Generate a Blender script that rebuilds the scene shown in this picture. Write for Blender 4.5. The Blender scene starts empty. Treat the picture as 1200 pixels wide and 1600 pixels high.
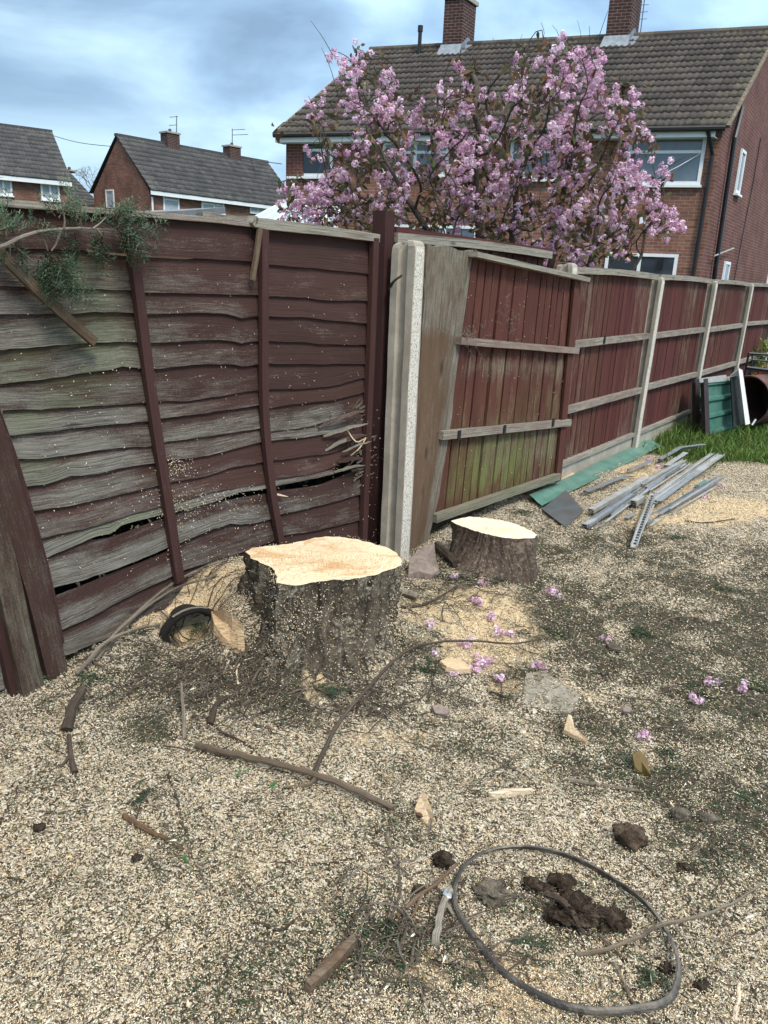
import bpy, bmesh, math, random
import numpy as np
from mathutils import Vector, Matrix, noise as mnoise
random.seed(7); rng = np.random.default_rng(11)
S = bpy.context.scene
# ------------------------------------------------------------------ camera
F = 1200.0; CX, CY = 600.0, 800.0; CH = 1.6
_nd = np.array([424.-CX, 4700.-CY, F]); _nd /= np.linalg.norm(_nd)
UP = -_nd; _z = np.array([0, 0, 1.]); FW = _z-UP*np.dot(_z, UP); FW /= np.linalg.norm(FW); RT = np.cross(FW, UP)
cam = bpy.data.cameras.new('camera'); camo = bpy.data.objects.new('camera', cam); S.collection.objects.link(camo)
cam.sensor_fit = 'VERTICAL'; cam.sensor_height = 36; cam.sensor_width = 27; cam.lens = F/1600*36
cam.clip_end = 2000; cam.clip_start = 0.02
X = Vector((RT[0], FW[0], UP[0])); D = Vector((RT[1], FW[1], UP[1])); Z = Vector((RT[2], FW[2], UP[2]))
m = Matrix((X, -D, -Z)).transposed().to_4x4(); m.translation = (0, 0, CH); camo.matrix_world = m
S.camera = camo
S.view_settings.view_transform = 'Standard'; S.view_settings.look = 'None'
S.view_settings.exposure = 0.58; S.view_settings.gamma = 1
# ------------------------------------------------------------------ world
SUN_EL, SUN_AZ = math.radians(52), math.radians(150)   # azimuth clockwise from +Y
W = bpy.data.worlds.new('World'); S.world = W; W.use_nodes = True
nt = W.node_tree; nt.nodes.clear()
def N(nt, t, **k):
    n = nt.nodes.new(t)
    for a, v in k.items():
        if a == 'inp':
            for i, x in v.items(): n.inputs[i].default_value = x
        else: setattr(n, a, v)
    return n
L = nt.links.new
out = N(nt, 'ShaderNodeOutputWorld'); bg = N(nt, 'ShaderNodeBackground'); L(bg.outputs[0], out.inputs[0])
sky = N(nt, 'ShaderNodeTexSky', sky_type='NISHITA', sun_disc=False, sun_elevation=SUN_EL, sun_rotation=SUN_AZ)
sk = N(nt, 'ShaderNodeVectorMath', operation='SCALE'); sk.inputs['Scale'].default_value = 1.0; L(sky.outputs[0], sk.inputs[0])
tc = N(nt, 'ShaderNodeTexCoord'); mp = N(nt, 'ShaderNodeMapping'); mp.inputs['Scale'].default_value = (1.6, 1.6, 4.5)
mp.inputs['Location'].default_value = (3.3, 1.2, .4); mp.inputs['Rotation'].default_value = (0.15, -0.2, 0.3)
L(tc.outputs['Generated'], mp.inputs[0])
n1 = N(nt, 'ShaderNodeTexNoise', inp={'Scale': 1.9, 'Detail': 8, 'Roughness': .52, 'Distortion': .35}); L(mp.outputs[0], n1.inputs['Vector'])
cr = N(nt, 'ShaderNodeValToRGB'); e = cr.color_ramp.elements
e[0].position = .36; e[0].color = (2.1, 3.25, 4.7, 1); e[1].position = .66; e[1].color = (5.9, 8.2, 9.9, 1)
x = e.new(.48); x.color = (3.1, 4.75, 6.6, 1)
L(n1.outputs[0], cr.inputs[0])
mx = N(nt, 'ShaderNodeMix', data_type='RGBA'); mx.inputs[0].default_value = .88
L(sk.outputs[0], mx.inputs[6]); L(cr.outputs[0], mx.inputs[7])
sep = N(nt, 'ShaderNodeSeparateXYZ'); L(tc.outputs['Generated'], sep.inputs[0])
# overcast skies are brighter towards the zenith and, here, to the right (east) of the view
mr = N(nt, 'ShaderNodeMapRange', inp={1: .35, 2: .95, 3: 1.0, 4: 2.3}); L(sep.outputs['Z'], mr.inputs[0])
mr2 = N(nt, 'ShaderNodeMapRange', inp={1: -.35, 2: .45, 3: .86, 4: 1.3}); L(sep.outputs['X'], mr2.inputs[0])
mm = N(nt, 'ShaderNodeMath', operation='MULTIPLY'); L(mr.outputs[0], mm.inputs[0]); L(mr2.outputs[0], mm.inputs[1])
sc = N(nt, 'ShaderNodeVectorMath', operation='SCALE'); L(mx.outputs[2], sc.inputs[0]); L(mm.outputs[0], sc.inputs['Scale'])
wz = N(nt, 'ShaderNodeMapRange', inp={1: .5, 2: .95, 3: 0., 4: .85}); L(sep.outputs['Z'], wz.inputs[0])
wm = N(nt, 'ShaderNodeMix', data_type='RGBA'); wm.inputs[7].default_value = (15.2, 14.2, 12.9, 1); L(wz.outputs[0], wm.inputs[0]); L(sc.outputs[0], wm.inputs[6])
L(wm.outputs[2], bg.inputs[0]); bg.inputs[1].default_value = .1
sun = bpy.data.lights.new('sun', 'SUN'); sun.energy = 2.1; sun.angle = math.radians(14); sun.color = (1, .93, .81)
suno = bpy.data.objects.new('sun', sun); S.collection.objects.link(suno)
sd = Vector((math.sin(SUN_AZ)*math.cos(SUN_EL), math.cos(SUN_AZ)*math.cos(SUN_EL), math.sin(SUN_EL)))
suno.rotation_euler = sd.to_track_quat('Z', 'Y').to_euler()
# ------------------------------------------------------------------ geometry of the view -> points in the place
def ray(px, py):
    d = np.array([px-CX, py-CY, F]); return np.array([d@RT, d@FW, d@UP])
def G(px, py, z=0.):
    r = ray(px, py); return np.array([0, 0, CH])+r*((z-CH)/r[2])
def YP(px, py, y):
    r = ray(px, py); return np.array([0, 0, CH])+r*(y/r[1])
def P(px, py, a, b):
    a = np.array(a[:2], float); b = np.array(b[:2], float); d = b-a; n = np.array([-d[1], d[0]]); r = ray(px, py)
    return np.array([0, 0, CH])+r*((n@a)/(n@r[:2]))
# ------------------------------------------------------------------ terrain height
_tab = {s: np.random.default_rng(s).random((64, 64)) for s in range(12)}
def vn(x, y, f, s):
    x = np.asarray(x, float)*f+s*7.3; y = np.asarray(y, float)*f+s*3.1
    xi = np.floor(x).astype(int); yi = np.floor(y).astype(int); fx = x-xi; fy = y-yi
    fx = fx*fx*(3-2*fx); fy = fy*fy*(3-2*fy); t = _tab[s]
    a = t[xi % 64, yi % 64]; b = t[(xi+1) % 64, yi % 64]; c = t[xi % 64, (yi+1) % 64]; d = t[(xi+1) % 64, (yi+1) % 64]
    return (a*(1-fx)+b*fx)*(1-fy)+(c*(1-fx)+d*fx)*fy-.5
def gs(x, y, cx, cy, s, sy=None):
    sy = sy or s; return np.exp(-((x-cx)**2/(2*s*s)+(y-cy)**2/(2*sy*sy)))
FA = (-1.316, 2.73); FB = (-.07, 4.375)
HOLE = tuple(G(303, 985, .07)[:2])
def H(x, y):
    x = np.asarray(x, float); y = np.asarray(y, float)
    r = np.hypot(x, y-3); fade = np.exp(-(r/9)**2)
    h = .07*vn(x, y, 1.1, 1)+.045*vn(x, y, 2.7, 2)+.03*vn(x, y, 6.5, 3)+.014*vn(x, y, 17, 4)+.007*vn(x, y, 38, 5)
    h = h*fade
    h = h+.12*gs(x, y, -.25, 3.22, .40)+.08*gs(x, y, -.26, 2.86, .13)+.06*gs(x, y, -.52, 3.0, .12)+.22*gs(x, y, -.78, 3.42, .30)+.05*gs(x, y, -.62, 3.12, .12)+.06*gs(x, y, -1.2, 2.85, .25)
    h = h+.05*gs(x, y, .72, 4.5, .35)+.05*gs(x, y, 2.6, 5.6, .6)
    h = h-.22*gs(x, y, *HOLE, .085)-.05*gs(x, y, -.60, 2.42, .10)-.04*gs(x, y, .5, 1.66, .25)
    return h
def at(px, py, dz=0.):
    z = 0.
    for _ in range(14):
        p = G(px, py, z+dz); z = .5*z+.5*float(H(p[0], p[1]))
    return np.array([p[0], p[1], z+dz])
# ------------------------------------------------------------------ object helpers
WL = {}
def thing(name, label, cat, loc, group=None):
    o = bpy.data.objects.new(name, None); S.collection.objects.link(o); o.location = tuple(loc); o.empty_display_size = .1
    o['label'] = label; o['category'] = cat
    if group: o['group'] = group
    WL[o.name] = np.array(loc, float); return o
class MB:
    def __init__(s): s.v = []; s.f = []; s.g = []; s.c = []
    def add(s, vs, fs, g=None, c=None):
        b = len(s.v); s.v += [tuple(map(float, v)) for v in vs]; s.f += [tuple(b+i for i in f) for f in fs]
        if g is None: g = vs
        s.g += [tuple(map(float, q)) for q in g]
        if c is None: c = (random.random(), 0, 0)
        if np.ndim(c) == 1: s.c += [tuple(c)]*len(vs)
        else: s.c += [tuple(q) for q in c]
    def build(s, name, mat, parent=None, smooth=False, label=None, cat=None, group=None, kind=None, loc=None):
        V = np.array(s.v, float).reshape(-1, 3)
        if parent is not None: org = WL[parent.name]
        elif loc is not None: org = np.array(loc, float)
        else: org = np.array([V[:, 0].mean(), V[:, 1].mean(), V[:, 2].min()]) if (label or kind) else np.zeros(3)
        if kind == 'structure' : org = np.zeros(3)
        me = bpy.data.meshes.new(name); me.from_pydata((V-org).tolist(), [], s.f)
        a = me.attributes.new('g', 'FLOAT_VECTOR', 'POINT'); a.data.foreach_set('vector', np.array(s.g, np.float32).ravel())
        a = me.attributes.new('Col', 'FLOAT_COLOR', 'POINT'); c = np.ones((len(V), 4), np.float32); c[:, :3] = np.array(s.c, np.float32)[:, :3]
        a.data.foreach_set('color', c.ravel())
        me.materials.append(mat)
        if smooth: me.shade_smooth()
        me.update()
        o = bpy.data.objects.new(name, me); S.collection.objects.link(o)
        if parent is not None: o.parent = parent
        else: o.location = tuple(org)
        WL[o.name] = org
        if label: o['label'] = label
        if cat: o['category'] = cat
        if group: o['group'] = group
        if kind: o['kind'] = kind
        return o
def npmesh(name, V, Fc, col, mat, kind=None, label=None, cat=None, parent=None, smooth=False):
    org = WL[parent.name] if parent is not None else np.zeros(3)
    me = bpy.data.meshes.new(name); V = (V-org).astype(np.float32); k = Fc.shape[1]
    me.vertices.add(len(V)); me.vertices.foreach_set('co', V.ravel())
    me.loops.add(Fc.size); me.loops.foreach_set('vertex_index', Fc.ravel().astype(np.int32))
    me.polygons.add(len(Fc)); me.polygons.foreach_set('loop_start', (np.arange(len(Fc))*k).astype(np.int32))
    me.update(calc_edges=True)
    a = me.attributes.new('Col', 'FLOAT_COLOR', 'POINT'); c = np.ones((len(V), 4), np.float32); c[:, :3] = col
    a.data.foreach_set('color', c.ravel()); me.materials.append(mat)
    if smooth: me.shade_smooth()
    me.validate()
    o = bpy.data.objects.new(name, me); S.collection.objects.link(o)
    if parent is not None: o.parent = parent
    WL[o.name] = org
    if kind: o['kind'] = kind
    if label: o['label'] = label
    if cat: o['category'] = cat
    return o
def nrm(v): v = np.array(v, float); return v/(np.linalg.norm(v)+1e-12)
BOXF = [(0, 1, 3, 2), (4, 6, 7, 5), (0, 4, 5, 1), (2, 3, 7, 6), (0, 2, 6, 4), (1, 5, 7, 3)]
def frame_box(mb, o, u, v, w, c=None, g=True):
    """box with corner o and edge vectors u, v, w"""
    o, u, v, w = [np.array(q, float) for q in (o, u, v, w)]
    vs = []; gg = []; lu, lv, lw = [np.linalg.norm(q) for q in (u, v, w)]; r = np.random.rand(3)*20 if g else np.zeros(3)
    for i in (0, 1):
        for j in (0, 1):
            for k in (0, 1):
                vs.append(o+u*i+v*j+w*k); gg.append((lu*i+r[0], lv*j+r[1], lw*k+r[2]))
    mb.add(vs, BOXF, gg, c)
def beam(mb, pts, w, t, nv, c=None, wob=0., seed=None, ws=None):
    """rectangle w (across) x t (along nv) swept along pts"""
    pts = [np.array(p, float) for p in pts]; nv = nrm(nv); vs = []; gg = []; r = np.random.rand(3)*20; s = 0
    for i, p in enumerate(pts):
        d = nrm(pts[min(i+1, len(pts)-1)]-pts[max(i-1, 0)]); a = nrm(np.cross(d, nv)); b = nrm(np.cross(a, d))
        if i: s += np.linalg.norm(p-pts[i-1])
        ww = (ws[i] if ws else w)*(1+wob*(random.random()-.5)); q = p+(a+b)*0
        for sa, sb in ((-1, -1), (1, -1), (1, 1), (-1, 1)):
            vs.append(q+a*sa*ww/2+b*sb*t/2); gg.append((s+r[0], sa*ww/2+r[1], sb*t/2+r[2]))
    fs = []; n = len(pts)
    for i in range(n-1):
        for k in range(4): fs.append((i*4+k, i*4+(k+1) % 4, i*4+4+(k+1) % 4, i*4+4+k))
    fs.append((3, 2, 1, 0)); e = (n-1)*4; fs.append((e, e+1, e+2, e+3)); mb.add(vs, fs, gg, c)
def subdiv(pts, n, jit=0.):
    pts = [np.array(p, float) for p in pts]; o = []
    cum = [0]
    for i in range(1, len(pts)): cum.append(cum[-1]+np.linalg.norm(pts[i]-pts[i-1]))
    for k in range(n+1):
        s = cum[-1]*k/n; i = min(len(pts)-2, max(0, int(np.searchsorted(cum, s)-1)))
        f = (s-cum[i])/max(1e-9, cum[i+1]-cum[i]); q = pts[i]*(1-f)+pts[i+1]*f
        if jit and 0 < k < n: q = q+np.random.randn(3)*jit
        o.append(q)
    return o
def smoothpath(pts, n, jit=0.):
    pts = [np.array(p, float) for p in pts]; P0 = [2*pts[0]-pts[1]]+pts+[2*pts[-1]-pts[-2]]; o = []; m_ = len(pts)-1
    for k in range(n+1):
        t = m_*k/n; i = min(m_-1, int(t)); f = t-i; a, b, c, d = P0[i:i+4]
        q = .5*((2*b)+(-a+c)*f+(2*a-5*b+4*c-d)*f*f+(-a+3*b-3*c+d)*f**3)
        if jit and 0 < k < n: q = q+np.random.randn(3)*jit
        o.append(q)
    return o
def tube(mb, pts, r0, r1=None, n=6, c=None, rough=0., caps=True):
    pts = [np.array(p, float) for p in pts]; r1 = r0 if r1 is None else r1; vs = []; gg = []; s = 0; m_ = len(pts)
    rad = r0 if isinstance(r0, (list, tuple, np.ndarray)) else [r0+(r1-r0)*i/(m_-1) for i in range(m_)]
    a = nrm(np.cross(pts[1]-pts[0], (.3, .2, 1))); rr = np.random.rand()*20
    for i, p in enumerate(pts):
        d = nrm(pts[min(i+1, m_-1)]-pts[max(i-1, 0)]); a = nrm(a-d*np.dot(a, d)); b = np.cross(d, a)
        if i: s += np.linalg.norm(p-pts[i-1])
        for k in range(n):
            t = 2*math.pi*k/n; q = rad[i]*(1+rough*(random.random()-.5)*2)
            vs.append(p+(a*math.cos(t)+b*math.sin(t))*q); gg.append((s+rr, t*rad[i], rr))
    fs = [(i*n+k, i*n+(k+1) % n, i*n+n+(k+1) % n, i*n+n+k) for i in range(m_-1) for k in range(n)]
    if caps: fs.append(tuple(range(n-1, -1, -1))); fs.append(tuple((m_-1)*n+k for k in range(n)))
    mb.add(vs, fs, gg, c)
_ico = {}
def ico(sub):
    if sub not in _ico:
        bm = bmesh.new(); bmesh.ops.create_icosphere(bm, subdivisions=sub, radius=1)
        _ico[sub] = (np.array([v.co[:] for v in bm.verts]), [tuple(v.index for v in f.verts) for f in bm.faces]); bm.free()
    return _ico[sub]
def blob(mb, c, r, amp=.25, fr=1.6, sub=3, seed=0, col=None, rot=0., facet=False):
    V, Fs = ico(sub); c = np.array(c, float); r = np.array(r, float); o = []
    cr_, sr_ = math.cos(rot), math.sin(rot)
    for v in V:
        q = Vector(v*fr)+Vector((seed*3.7, seed*1.3, seed)); d = 1+amp*2*(mnoise.noise(q))+amp*.8*(abs(mnoise.noise(q*2.7))*1.6-.4)+amp*.5*mnoise.noise(q*6)+amp*.3*mnoise.noise(q*15)
        if facet: d = 1+amp*(mnoise.cell(q*1.1)-.5)+amp*.5*mnoise.noise(q*3)
        w = v*d*r; o.append(c+np.array([w[0]*cr_-w[1]*sr_, w[0]*sr_+w[1]*cr_, w[2]]))
    mb.add(o, Fs, None, col)
def polyprism(mb, pts, off, c=None):
    """closed polygon pts extruded by vector off"""
    n = len(pts); pts = [np.array(p, float) for p in pts]; off = np.array(off, float)
    e = nrm(pts[1]-pts[0]); nn = nrm(off); f = np.cross(nn, e); r = np.random.rand(3)*20
    vs = pts+[p+off for p in pts]; gg = [(np.dot(v-pts[0], e)+r[0], np.dot(v-pts[0], f)+r[1], np.dot(v-pts[0], nn)+r[2]) for v in vs]
    fs = [tuple(range(n-1, -1, -1)), tuple(range(n, 2*n))]+[(i, (i+1) % n, n+(i+1) % n, n+i) for i in range(n)]
    mb.add(vs, fs, gg, c)
def interp(poly, x):
    xs = [p[0] for p in poly]; ys = [p[1] for p in poly]
    if x <= xs[0]: return ys[0]+(x-xs[0])*(ys[1]-ys[0])/(xs[1]-xs[0])
    if x >= xs[-1]: return ys[-1]+(x-xs[-1])*(ys[-1]-ys[-2])/(xs[-1]-xs[-2])
    return float(np.interp(x, xs, ys))
# ------------------------------------------------------------------ materials
def mat(name):
    m_ = bpy.data.materials.new(name); m_.use_nodes = True; t = m_.node_tree; b = t.nodes['Principled BSDF']; return m_, t, b
def ramp(t, stops, src=None, interp_='LINEAR'):
    r = t.nodes.new('ShaderNodeValToRGB'); r.color_ramp.interpolation = interp_; el = r.color_ramp.elements
    while len(el) > 1: el.remove(el[-1])
    el[0].position = stops[0][0]; q = stops[0][1]; el[0].color = (*q, 1) if len(q) == 3 else q
    for p_, c_ in stops[1:]:
        x_ = el.new(p_); x_.color = (*c_, 1)
    if src is not None: t.links.new(src, r.inputs[0])
    return r
def gv(v): return (v, v, v)
def attr(t, n): a = t.nodes.new('ShaderNodeAttribute'); a.attribute_name = n; return a
def mapping(t, src, sc_, loc=(0, 0, 0)):
    q = t.nodes.new('ShaderNodeMapping'); q.inputs['Scale'].default_value = sc_; q.inputs['Location'].default_value = loc; t.links.new(src, q.inputs[0]); return q.outputs[0]
def noise(t, vec, scale, detail=4, rough=.55, dist=0.):
    q = t.nodes.new('ShaderNodeTexNoise'); q.inputs['Scale'].default_value = scale; q.inputs['Detail'].default_value = detail
    q.inputs['Roughness'].default_value = rough; q.inputs['Distortion'].default_value = dist; t.links.new(vec, q.inputs['Vector']); return q.outputs[0]
def mixc(t, f, a, b, mode='MIX'):
    q = t.nodes.new('ShaderNodeMix'); q.data_type = 'RGBA'; q.blend_type = mode
    for i, v in ((0, f), (6, a), (7, b)):
        if hasattr(v, 'is_linked'): t.links.new(v, q.inputs[i])
        elif i == 0: q.inputs[0].default_value = v
        else: q.inputs[i].default_value = (*v, 1)
    return q.outputs[2]
def mth(t, op, a, b=None, clamp=False):
    q = t.nodes.new('ShaderNodeMath'); q.operation = op; q.use_clamp = clamp
    for i, v in ((0, a), (1, b)):
        if v is None: continue
        if hasattr(v, 'is_linked'): t.links.new(v, q.inputs[i])
        else: q.inputs[i].default_value = v
    return q.outputs[0]
def bump(t, b, h, s=.5, d=.01):
    q = t.nodes.new('ShaderNodeBump'); q.inputs['Strength'].default_value = s; q.inputs['Distance'].default_value = d
    t.links.new(h, q.inputs['Height']); t.links.new(q.outputs[0], b.inputs['Normal'])
def geo_pos(t): return t.nodes.new('ShaderNodeNewGeometry').outputs['Position']
def wood(name, c1, c2, w1, w2, bias=0., gs_=60., green=(.10, .13, .05), rough=.85, bmp=.6, use_attr=True, gamt=1.):
    """painted or bare timber; attribute Col: r = random tint, g = weathering, b = algae"""
    m_, t, b = mat(name); g = attr(t, 'g').outputs['Vector']; ca = t.nodes.new('ShaderNodeSeparateColor'); t.links.new(attr(t, 'Col').outputs['Color'], ca.inputs[0])
    grain = noise(t, mapping(t, g, (8, gs_*2.2, gs_*2.2)), 1.0, 8, .75, .05)
    line = noise(t, mapping(t, g, (2.5, gs_*3.2, gs_*3.2)), 1.0, 2, .5, .0)
    fine = noise(t, mapping(t, g, (60, gs_*4.5, gs_*4.5)), 1.0, 4, .7); spk = noise(t, mapping(t, g, (110, 110, 110)), 1.0, 4, .75)
    coarse = noise(t, mapping(t, g, (3.2, 9, 9)), 1.0, 6, .7, .3)
    base = mixc(t, coarse, c1, c2)
    tint = mth(t, 'ADD', mth(t, 'MULTIPLY', ca.outputs[0], .35), .80)
    sc_ = t.nodes.new('ShaderNodeVectorMath'); sc_.operation = 'SCALE'; t.links.new(base, sc_.inputs[0]); t.links.new(tint, sc_.inputs['Scale'])
    wc = mixc(t, ramp(t, [(.32, gv(0)), (.68, gv(1))], grain).outputs[0], w1, w2)
    k = mth(t, 'ADD', ca.outputs[1], bias)
    k = mth(t, 'ADD', k, mth(t, 'MULTIPLY', mth(t, 'SUBTRACT', grain, .5), .9))
    k = mth(t, 'ADD', k, mth(t, 'MULTIPLY', mth(t, 'SUBTRACT', coarse, .5), 1.3))
    k = mth(t, 'ADD', k, mth(t, 'MULTIPLY', mth(t, 'SUBTRACT', spk, .5), .9))
    k = ramp(t, [(.18, gv(0)), (.42, gv(.35)), (.8, gv(1))], k).outputs[0]
    col = mixc(t, k, sc_.outputs[0], wc)
    col = mixc(t, mth(t, 'MULTIPLY', ramp(t, [(.66, gv(0)), (.74, gv(1))], fine).outputs[0], .45), col, w2)
    gk = mth(t, 'MULTIPLY', ca.outputs[2], ramp(t, [(.35, gv(0)), (.6, gv(1))], mth(t, 'ADD', mth(t, 'MULTIPLY', coarse, .6), mth(t, 'MULTIPLY', grain, .4))).outputs[0])
    gk = mth(t, 'MULTIPLY', gk, .62*gamt)
    col = mixc(t, gk, col, green)
    vk = t.nodes.new('ShaderNodeTexVoronoi'); vk.inputs['Scale'].default_value = 1.; t.links.new(mapping(t, g, (2.6, 8, 8)), vk.inputs['Vector'])
    col = mixc(t, mth(t, 'MULTIPLY', ramp(t, [(.05, gv(1)), (.13, gv(0))], vk.outputs['Distance']).outputs[0], .6), col, (.018, .012, .010))
    crack = ramp(t, [(.36, gv(.40)), (.46, gv(1))], line).outputs[0]
    col = mixc(t, mth(t, 'ADD', mth(t, 'MULTIPLY', k, .6), .3), col, crack, 'MULTIPLY')
    t.links.new(col, b.inputs['Base Color']); b.inputs['Roughness'].default_value = rough; b.inputs['Specular IOR Level'].default_value = .25
    hh = mth(t, 'ADD', mth(t, 'ADD', grain, line), mth(t, 'MULTIPLY', fine, .5)); bump(t, b, hh, bmp, .005); return m_
def plain(name, col, var=.25, sc_=20., rough=.6, metal=0., bmp=.2, spec=.4, col2=None, dirt=None, dirt_amt=.5, bd=.004):
    m_, t, b = mat(name); p = t.nodes.new('ShaderNodeTexCoord').outputs['Object']; n_ = noise(t, p, sc_, 5, .6)
    c2 = col2 or tuple(c*(1-var) for c in col); c = mixc(t, ramp(t, [(.35, gv(0)), (.65, gv(1))], n_).outputs[0], col, c2)
    if dirt:
        n2 = noise(t, p, sc_*.35, 6, .7, .5); c = mixc(t, mth(t, 'MULTIPLY', ramp(t, [(.45, gv(0)), (.62, gv(1))], n2).outputs[0], dirt_amt), c, dirt)
    t.links.new(c, b.inputs['Base Color']); b.inputs['Roughness'].default_value = rough; b.inputs['Metallic'].default_value = metal; b.inputs['Specular IOR Level'].default_value = spec
    if bmp: bump(t, b, noise(t, p, sc_*4, 4, .6), bmp, bd)
    return m_
def colmat(name, rough=.8, trans=0., bmpsc=0, mul=1.):
    m_, t, b = mat(name); a = attr(t, 'Col').outputs['Color']; t.links.new(a, b.inputs['Base Color']); b.inputs['Roughness'].default_value = rough; b.inputs['Specular IOR Level'].default_value = .2
    if bmpsc: bump(t, b, noise(t, geo_pos(t), bmpsc, 4), .5, .003)
    if trans:
        tr = t.nodes.new('ShaderNodeBsdfTranslucent'); t.links.new(a, tr.inputs[0]); ms = t.nodes.new('ShaderNodeMixShader'); ms.inputs[0].default_value = trans
        o = [n for n in t.nodes if n.type == 'OUTPUT_MATERIAL'][0]; t.links.new(b.outputs[0], ms.inputs[1]); t.links.new(tr.outputs[0], ms.inputs[2]); t.links.new(ms.outputs[0], o.inputs[0])
    return m_
def brickmat(name, c1, c2, mort, sc_=1., bw=.225, rh=.075, ms=.006, bmp=.4):
    m_, t, b = mat(name); g = attr(t, 'g').outputs['Vector']
    q = t.nodes.new('ShaderNodeTexBrick'); t.links.new(g, q.inputs['Vector']); q.inputs['Scale'].default_value = sc_
    q.inputs['Brick Width'].default_value = bw; q.inputs['Row Height'].default_value = rh; q.inputs['Mortar Size'].default_value = ms; q.inputs['Mortar Smooth'].default_value = .3
    q.inputs['Color1'].default_value = (*c1, 1); q.inputs['Color2'].default_value = (*c2, 1); q.inputs['Mortar'].default_value = (*mort, 1); q.inputs['Bias'].default_value = 0
    n_ = noise(t, g, 1.3, 5, .6); n2 = noise(t, g, 14, 4, .6)
    c = mixc(t, .55, q.outputs[0], ramp(t, [(.3, gv(.45)), (.7, gv(1.35))], n_).outputs[0], 'MULTIPLY')
    c = mixc(t, .5, c, ramp(t, [(.3, gv(.6)), (.7, gv(1.3))], n2).outputs[0], 'MULTIPLY')
    t.links.new(c, b.inputs['Base Color']); b.inputs['Roughness'].default_value = .9; b.inputs['Specular IOR Level'].default_value = .2
    bump(t, b, mth(t, 'SUBTRACT', mth(t, 'MULTIPLY', n2, .3), q.outputs['Fac']), bmp, .01); return m_

M = {}
M['lap'] = wood('maroon_stained_board', (.038, .020, .0165), (.074, .034, .028), (.088, .080, .070), (.25, .235, .20), .03, 55)
M['lap_batten'] = wood('maroon_batten', (.038, .018, .016), (.070, .030, .026), (.12, .10, .09), (.20, .18, .16), -.08, 60)
M['close'] = wood('red_brown_closeboard', (.060, .018, .016), (.115, .033, .027), (.13, .105, .08), (.26, .225, .16), -.03, 45, green=(.135, .155, .045), gamt=1.05)
M['rail'] = wood('weathered_rail', (.15, .10, .085), (.20, .13, .11), (.22, .20, .165), (.36, .33, .28), .25, 50)
M['oldwood'] = wood('old_bare_timber', (.085, .053, .033), (.14, .085, .05), (.12, .105, .085), (.24, .215, .175), 0, 40)
M['freshwood'] = wood('fresh_split_wood', (.46, .32, .19), (.60, .45, .28), (.52, .42, .30), (.70, .58, .43), .15, 60)
M['tornwood'] = wood('torn_orange_wood', (.52, .32, .16), (.66, .46, .26), (.46, .30, .17), (.74, .58, .38), .2, 40, bmp=1.)
M['stick'] = wood('bark_stick', (.10, .075, .05), (.16, .12, .085), (.19, .165, .13), (.30, .27, .22), .1, 80)
M['darkstick'] = wood('dark_bark_stick', (.045, .032, .024), (.08, .06, .045), (.12, .10, .08), (.20, .17, .14), -.1, 80)
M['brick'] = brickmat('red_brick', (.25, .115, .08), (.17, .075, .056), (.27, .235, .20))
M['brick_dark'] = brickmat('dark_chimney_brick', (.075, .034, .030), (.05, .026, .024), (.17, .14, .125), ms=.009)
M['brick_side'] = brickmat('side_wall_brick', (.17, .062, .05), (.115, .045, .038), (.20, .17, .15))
M['brick_far'] = brickmat('far_house_brick', (.24, .115, .08), (.15, .07, .052), (.22, .17, .14))
M['white'] = plain('white_upvc', (.74, .76, .78), .08, 6, .35, bmp=0)
M['black'] = plain('black_plastic_pipe', (.02, .021, .024), .3, 6, .35, bmp=.05)
M['glass'] = plain('window_glass', (.13, .17, .21), .35, 1.3, .06, bmp=0, spec=.9)
M['glass_dark'] = plain('dark_window_glass', (.035, .045, .055), .35, 1.3, .06, bmp=0, spec=.7)
M['curtain'] = plain('net_curtain_glass', (.38, .42, .45), .3, 5, .2, bmp=0)
M['lead'] = plain('lead_flashing', (.26, .30, .35), .35, 6, .5, .3, .5)
M['concrete'] = plain('cast_concrete', (.40, .36, .30), .22, 9, .95, bmp=.5, dirt=(.24, .215, .17), spec=.15)
def aggregate():
    m_, t, b = mat('pebbled_concrete'); p = t.nodes.new('ShaderNodeTexCoord').outputs['Object']
    v = t.nodes.new('ShaderNodeTexVoronoi'); v.inputs['Scale'].default_value = 130; t.links.new(p, v.inputs['Vector'])
    n_ = noise(t, p, 90, 3); c = ramp(t, [(.0, (.66, .62, .55)), (.5, (.56, .525, .46)), (.85, (.27, .24, .20))], v.outputs['Distance']).outputs[0]
    c = mixc(t, .5, c, ramp(t, [(.4, gv(.72)), (.55, gv(1.1))], n_).outputs[0], 'MULTIPLY')
    t.links.new(c, b.inputs['Base Color']); b.inputs['Roughness'].default_value = .95; bump(t, b, v.outputs['Distance'], -.9, .006); return m_
M['aggregate'] = aggregate()
M['tile'] = None
def tilemat(name, c1, c2, moss):
    m_, t, b = mat(name); ca = t.nodes.new('ShaderNodeSeparateColor'); t.links.new(attr(t, 'Col').outputs['Color'], ca.inputs[0]); p = geo_pos(t)
    c = mixc(t, ca.outputs[0], c1, c2); n_ = noise(t, p, 2.2, 6, .7, .4); n2 = noise(t, p, 17, 4, .65)
    k = mth(t, 'ADD', mth(t, 'MULTIPLY', n_, .6), mth(t, 'MULTIPLY', n2, .5)); k = mth(t, 'ADD', k, mth(t, 'MULTIPLY', ca.outputs[1], .22))
    c = mixc(t, mth(t, 'MULTIPLY', ramp(t, [(.62, gv(0)), (.80, gv(1))], k).outputs[0], .7), c, moss)
    c = mixc(t, .6, c, ramp(t, [(.3, gv(.55)), (.7, gv(1.3))], n2).outputs[0], 'MULTIPLY')
    t.links.new(c, b.inputs['Base Color']); b.inputs['Roughness'].default_value = .85; bump(t, b, n2, .5, .01); return m_
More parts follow.
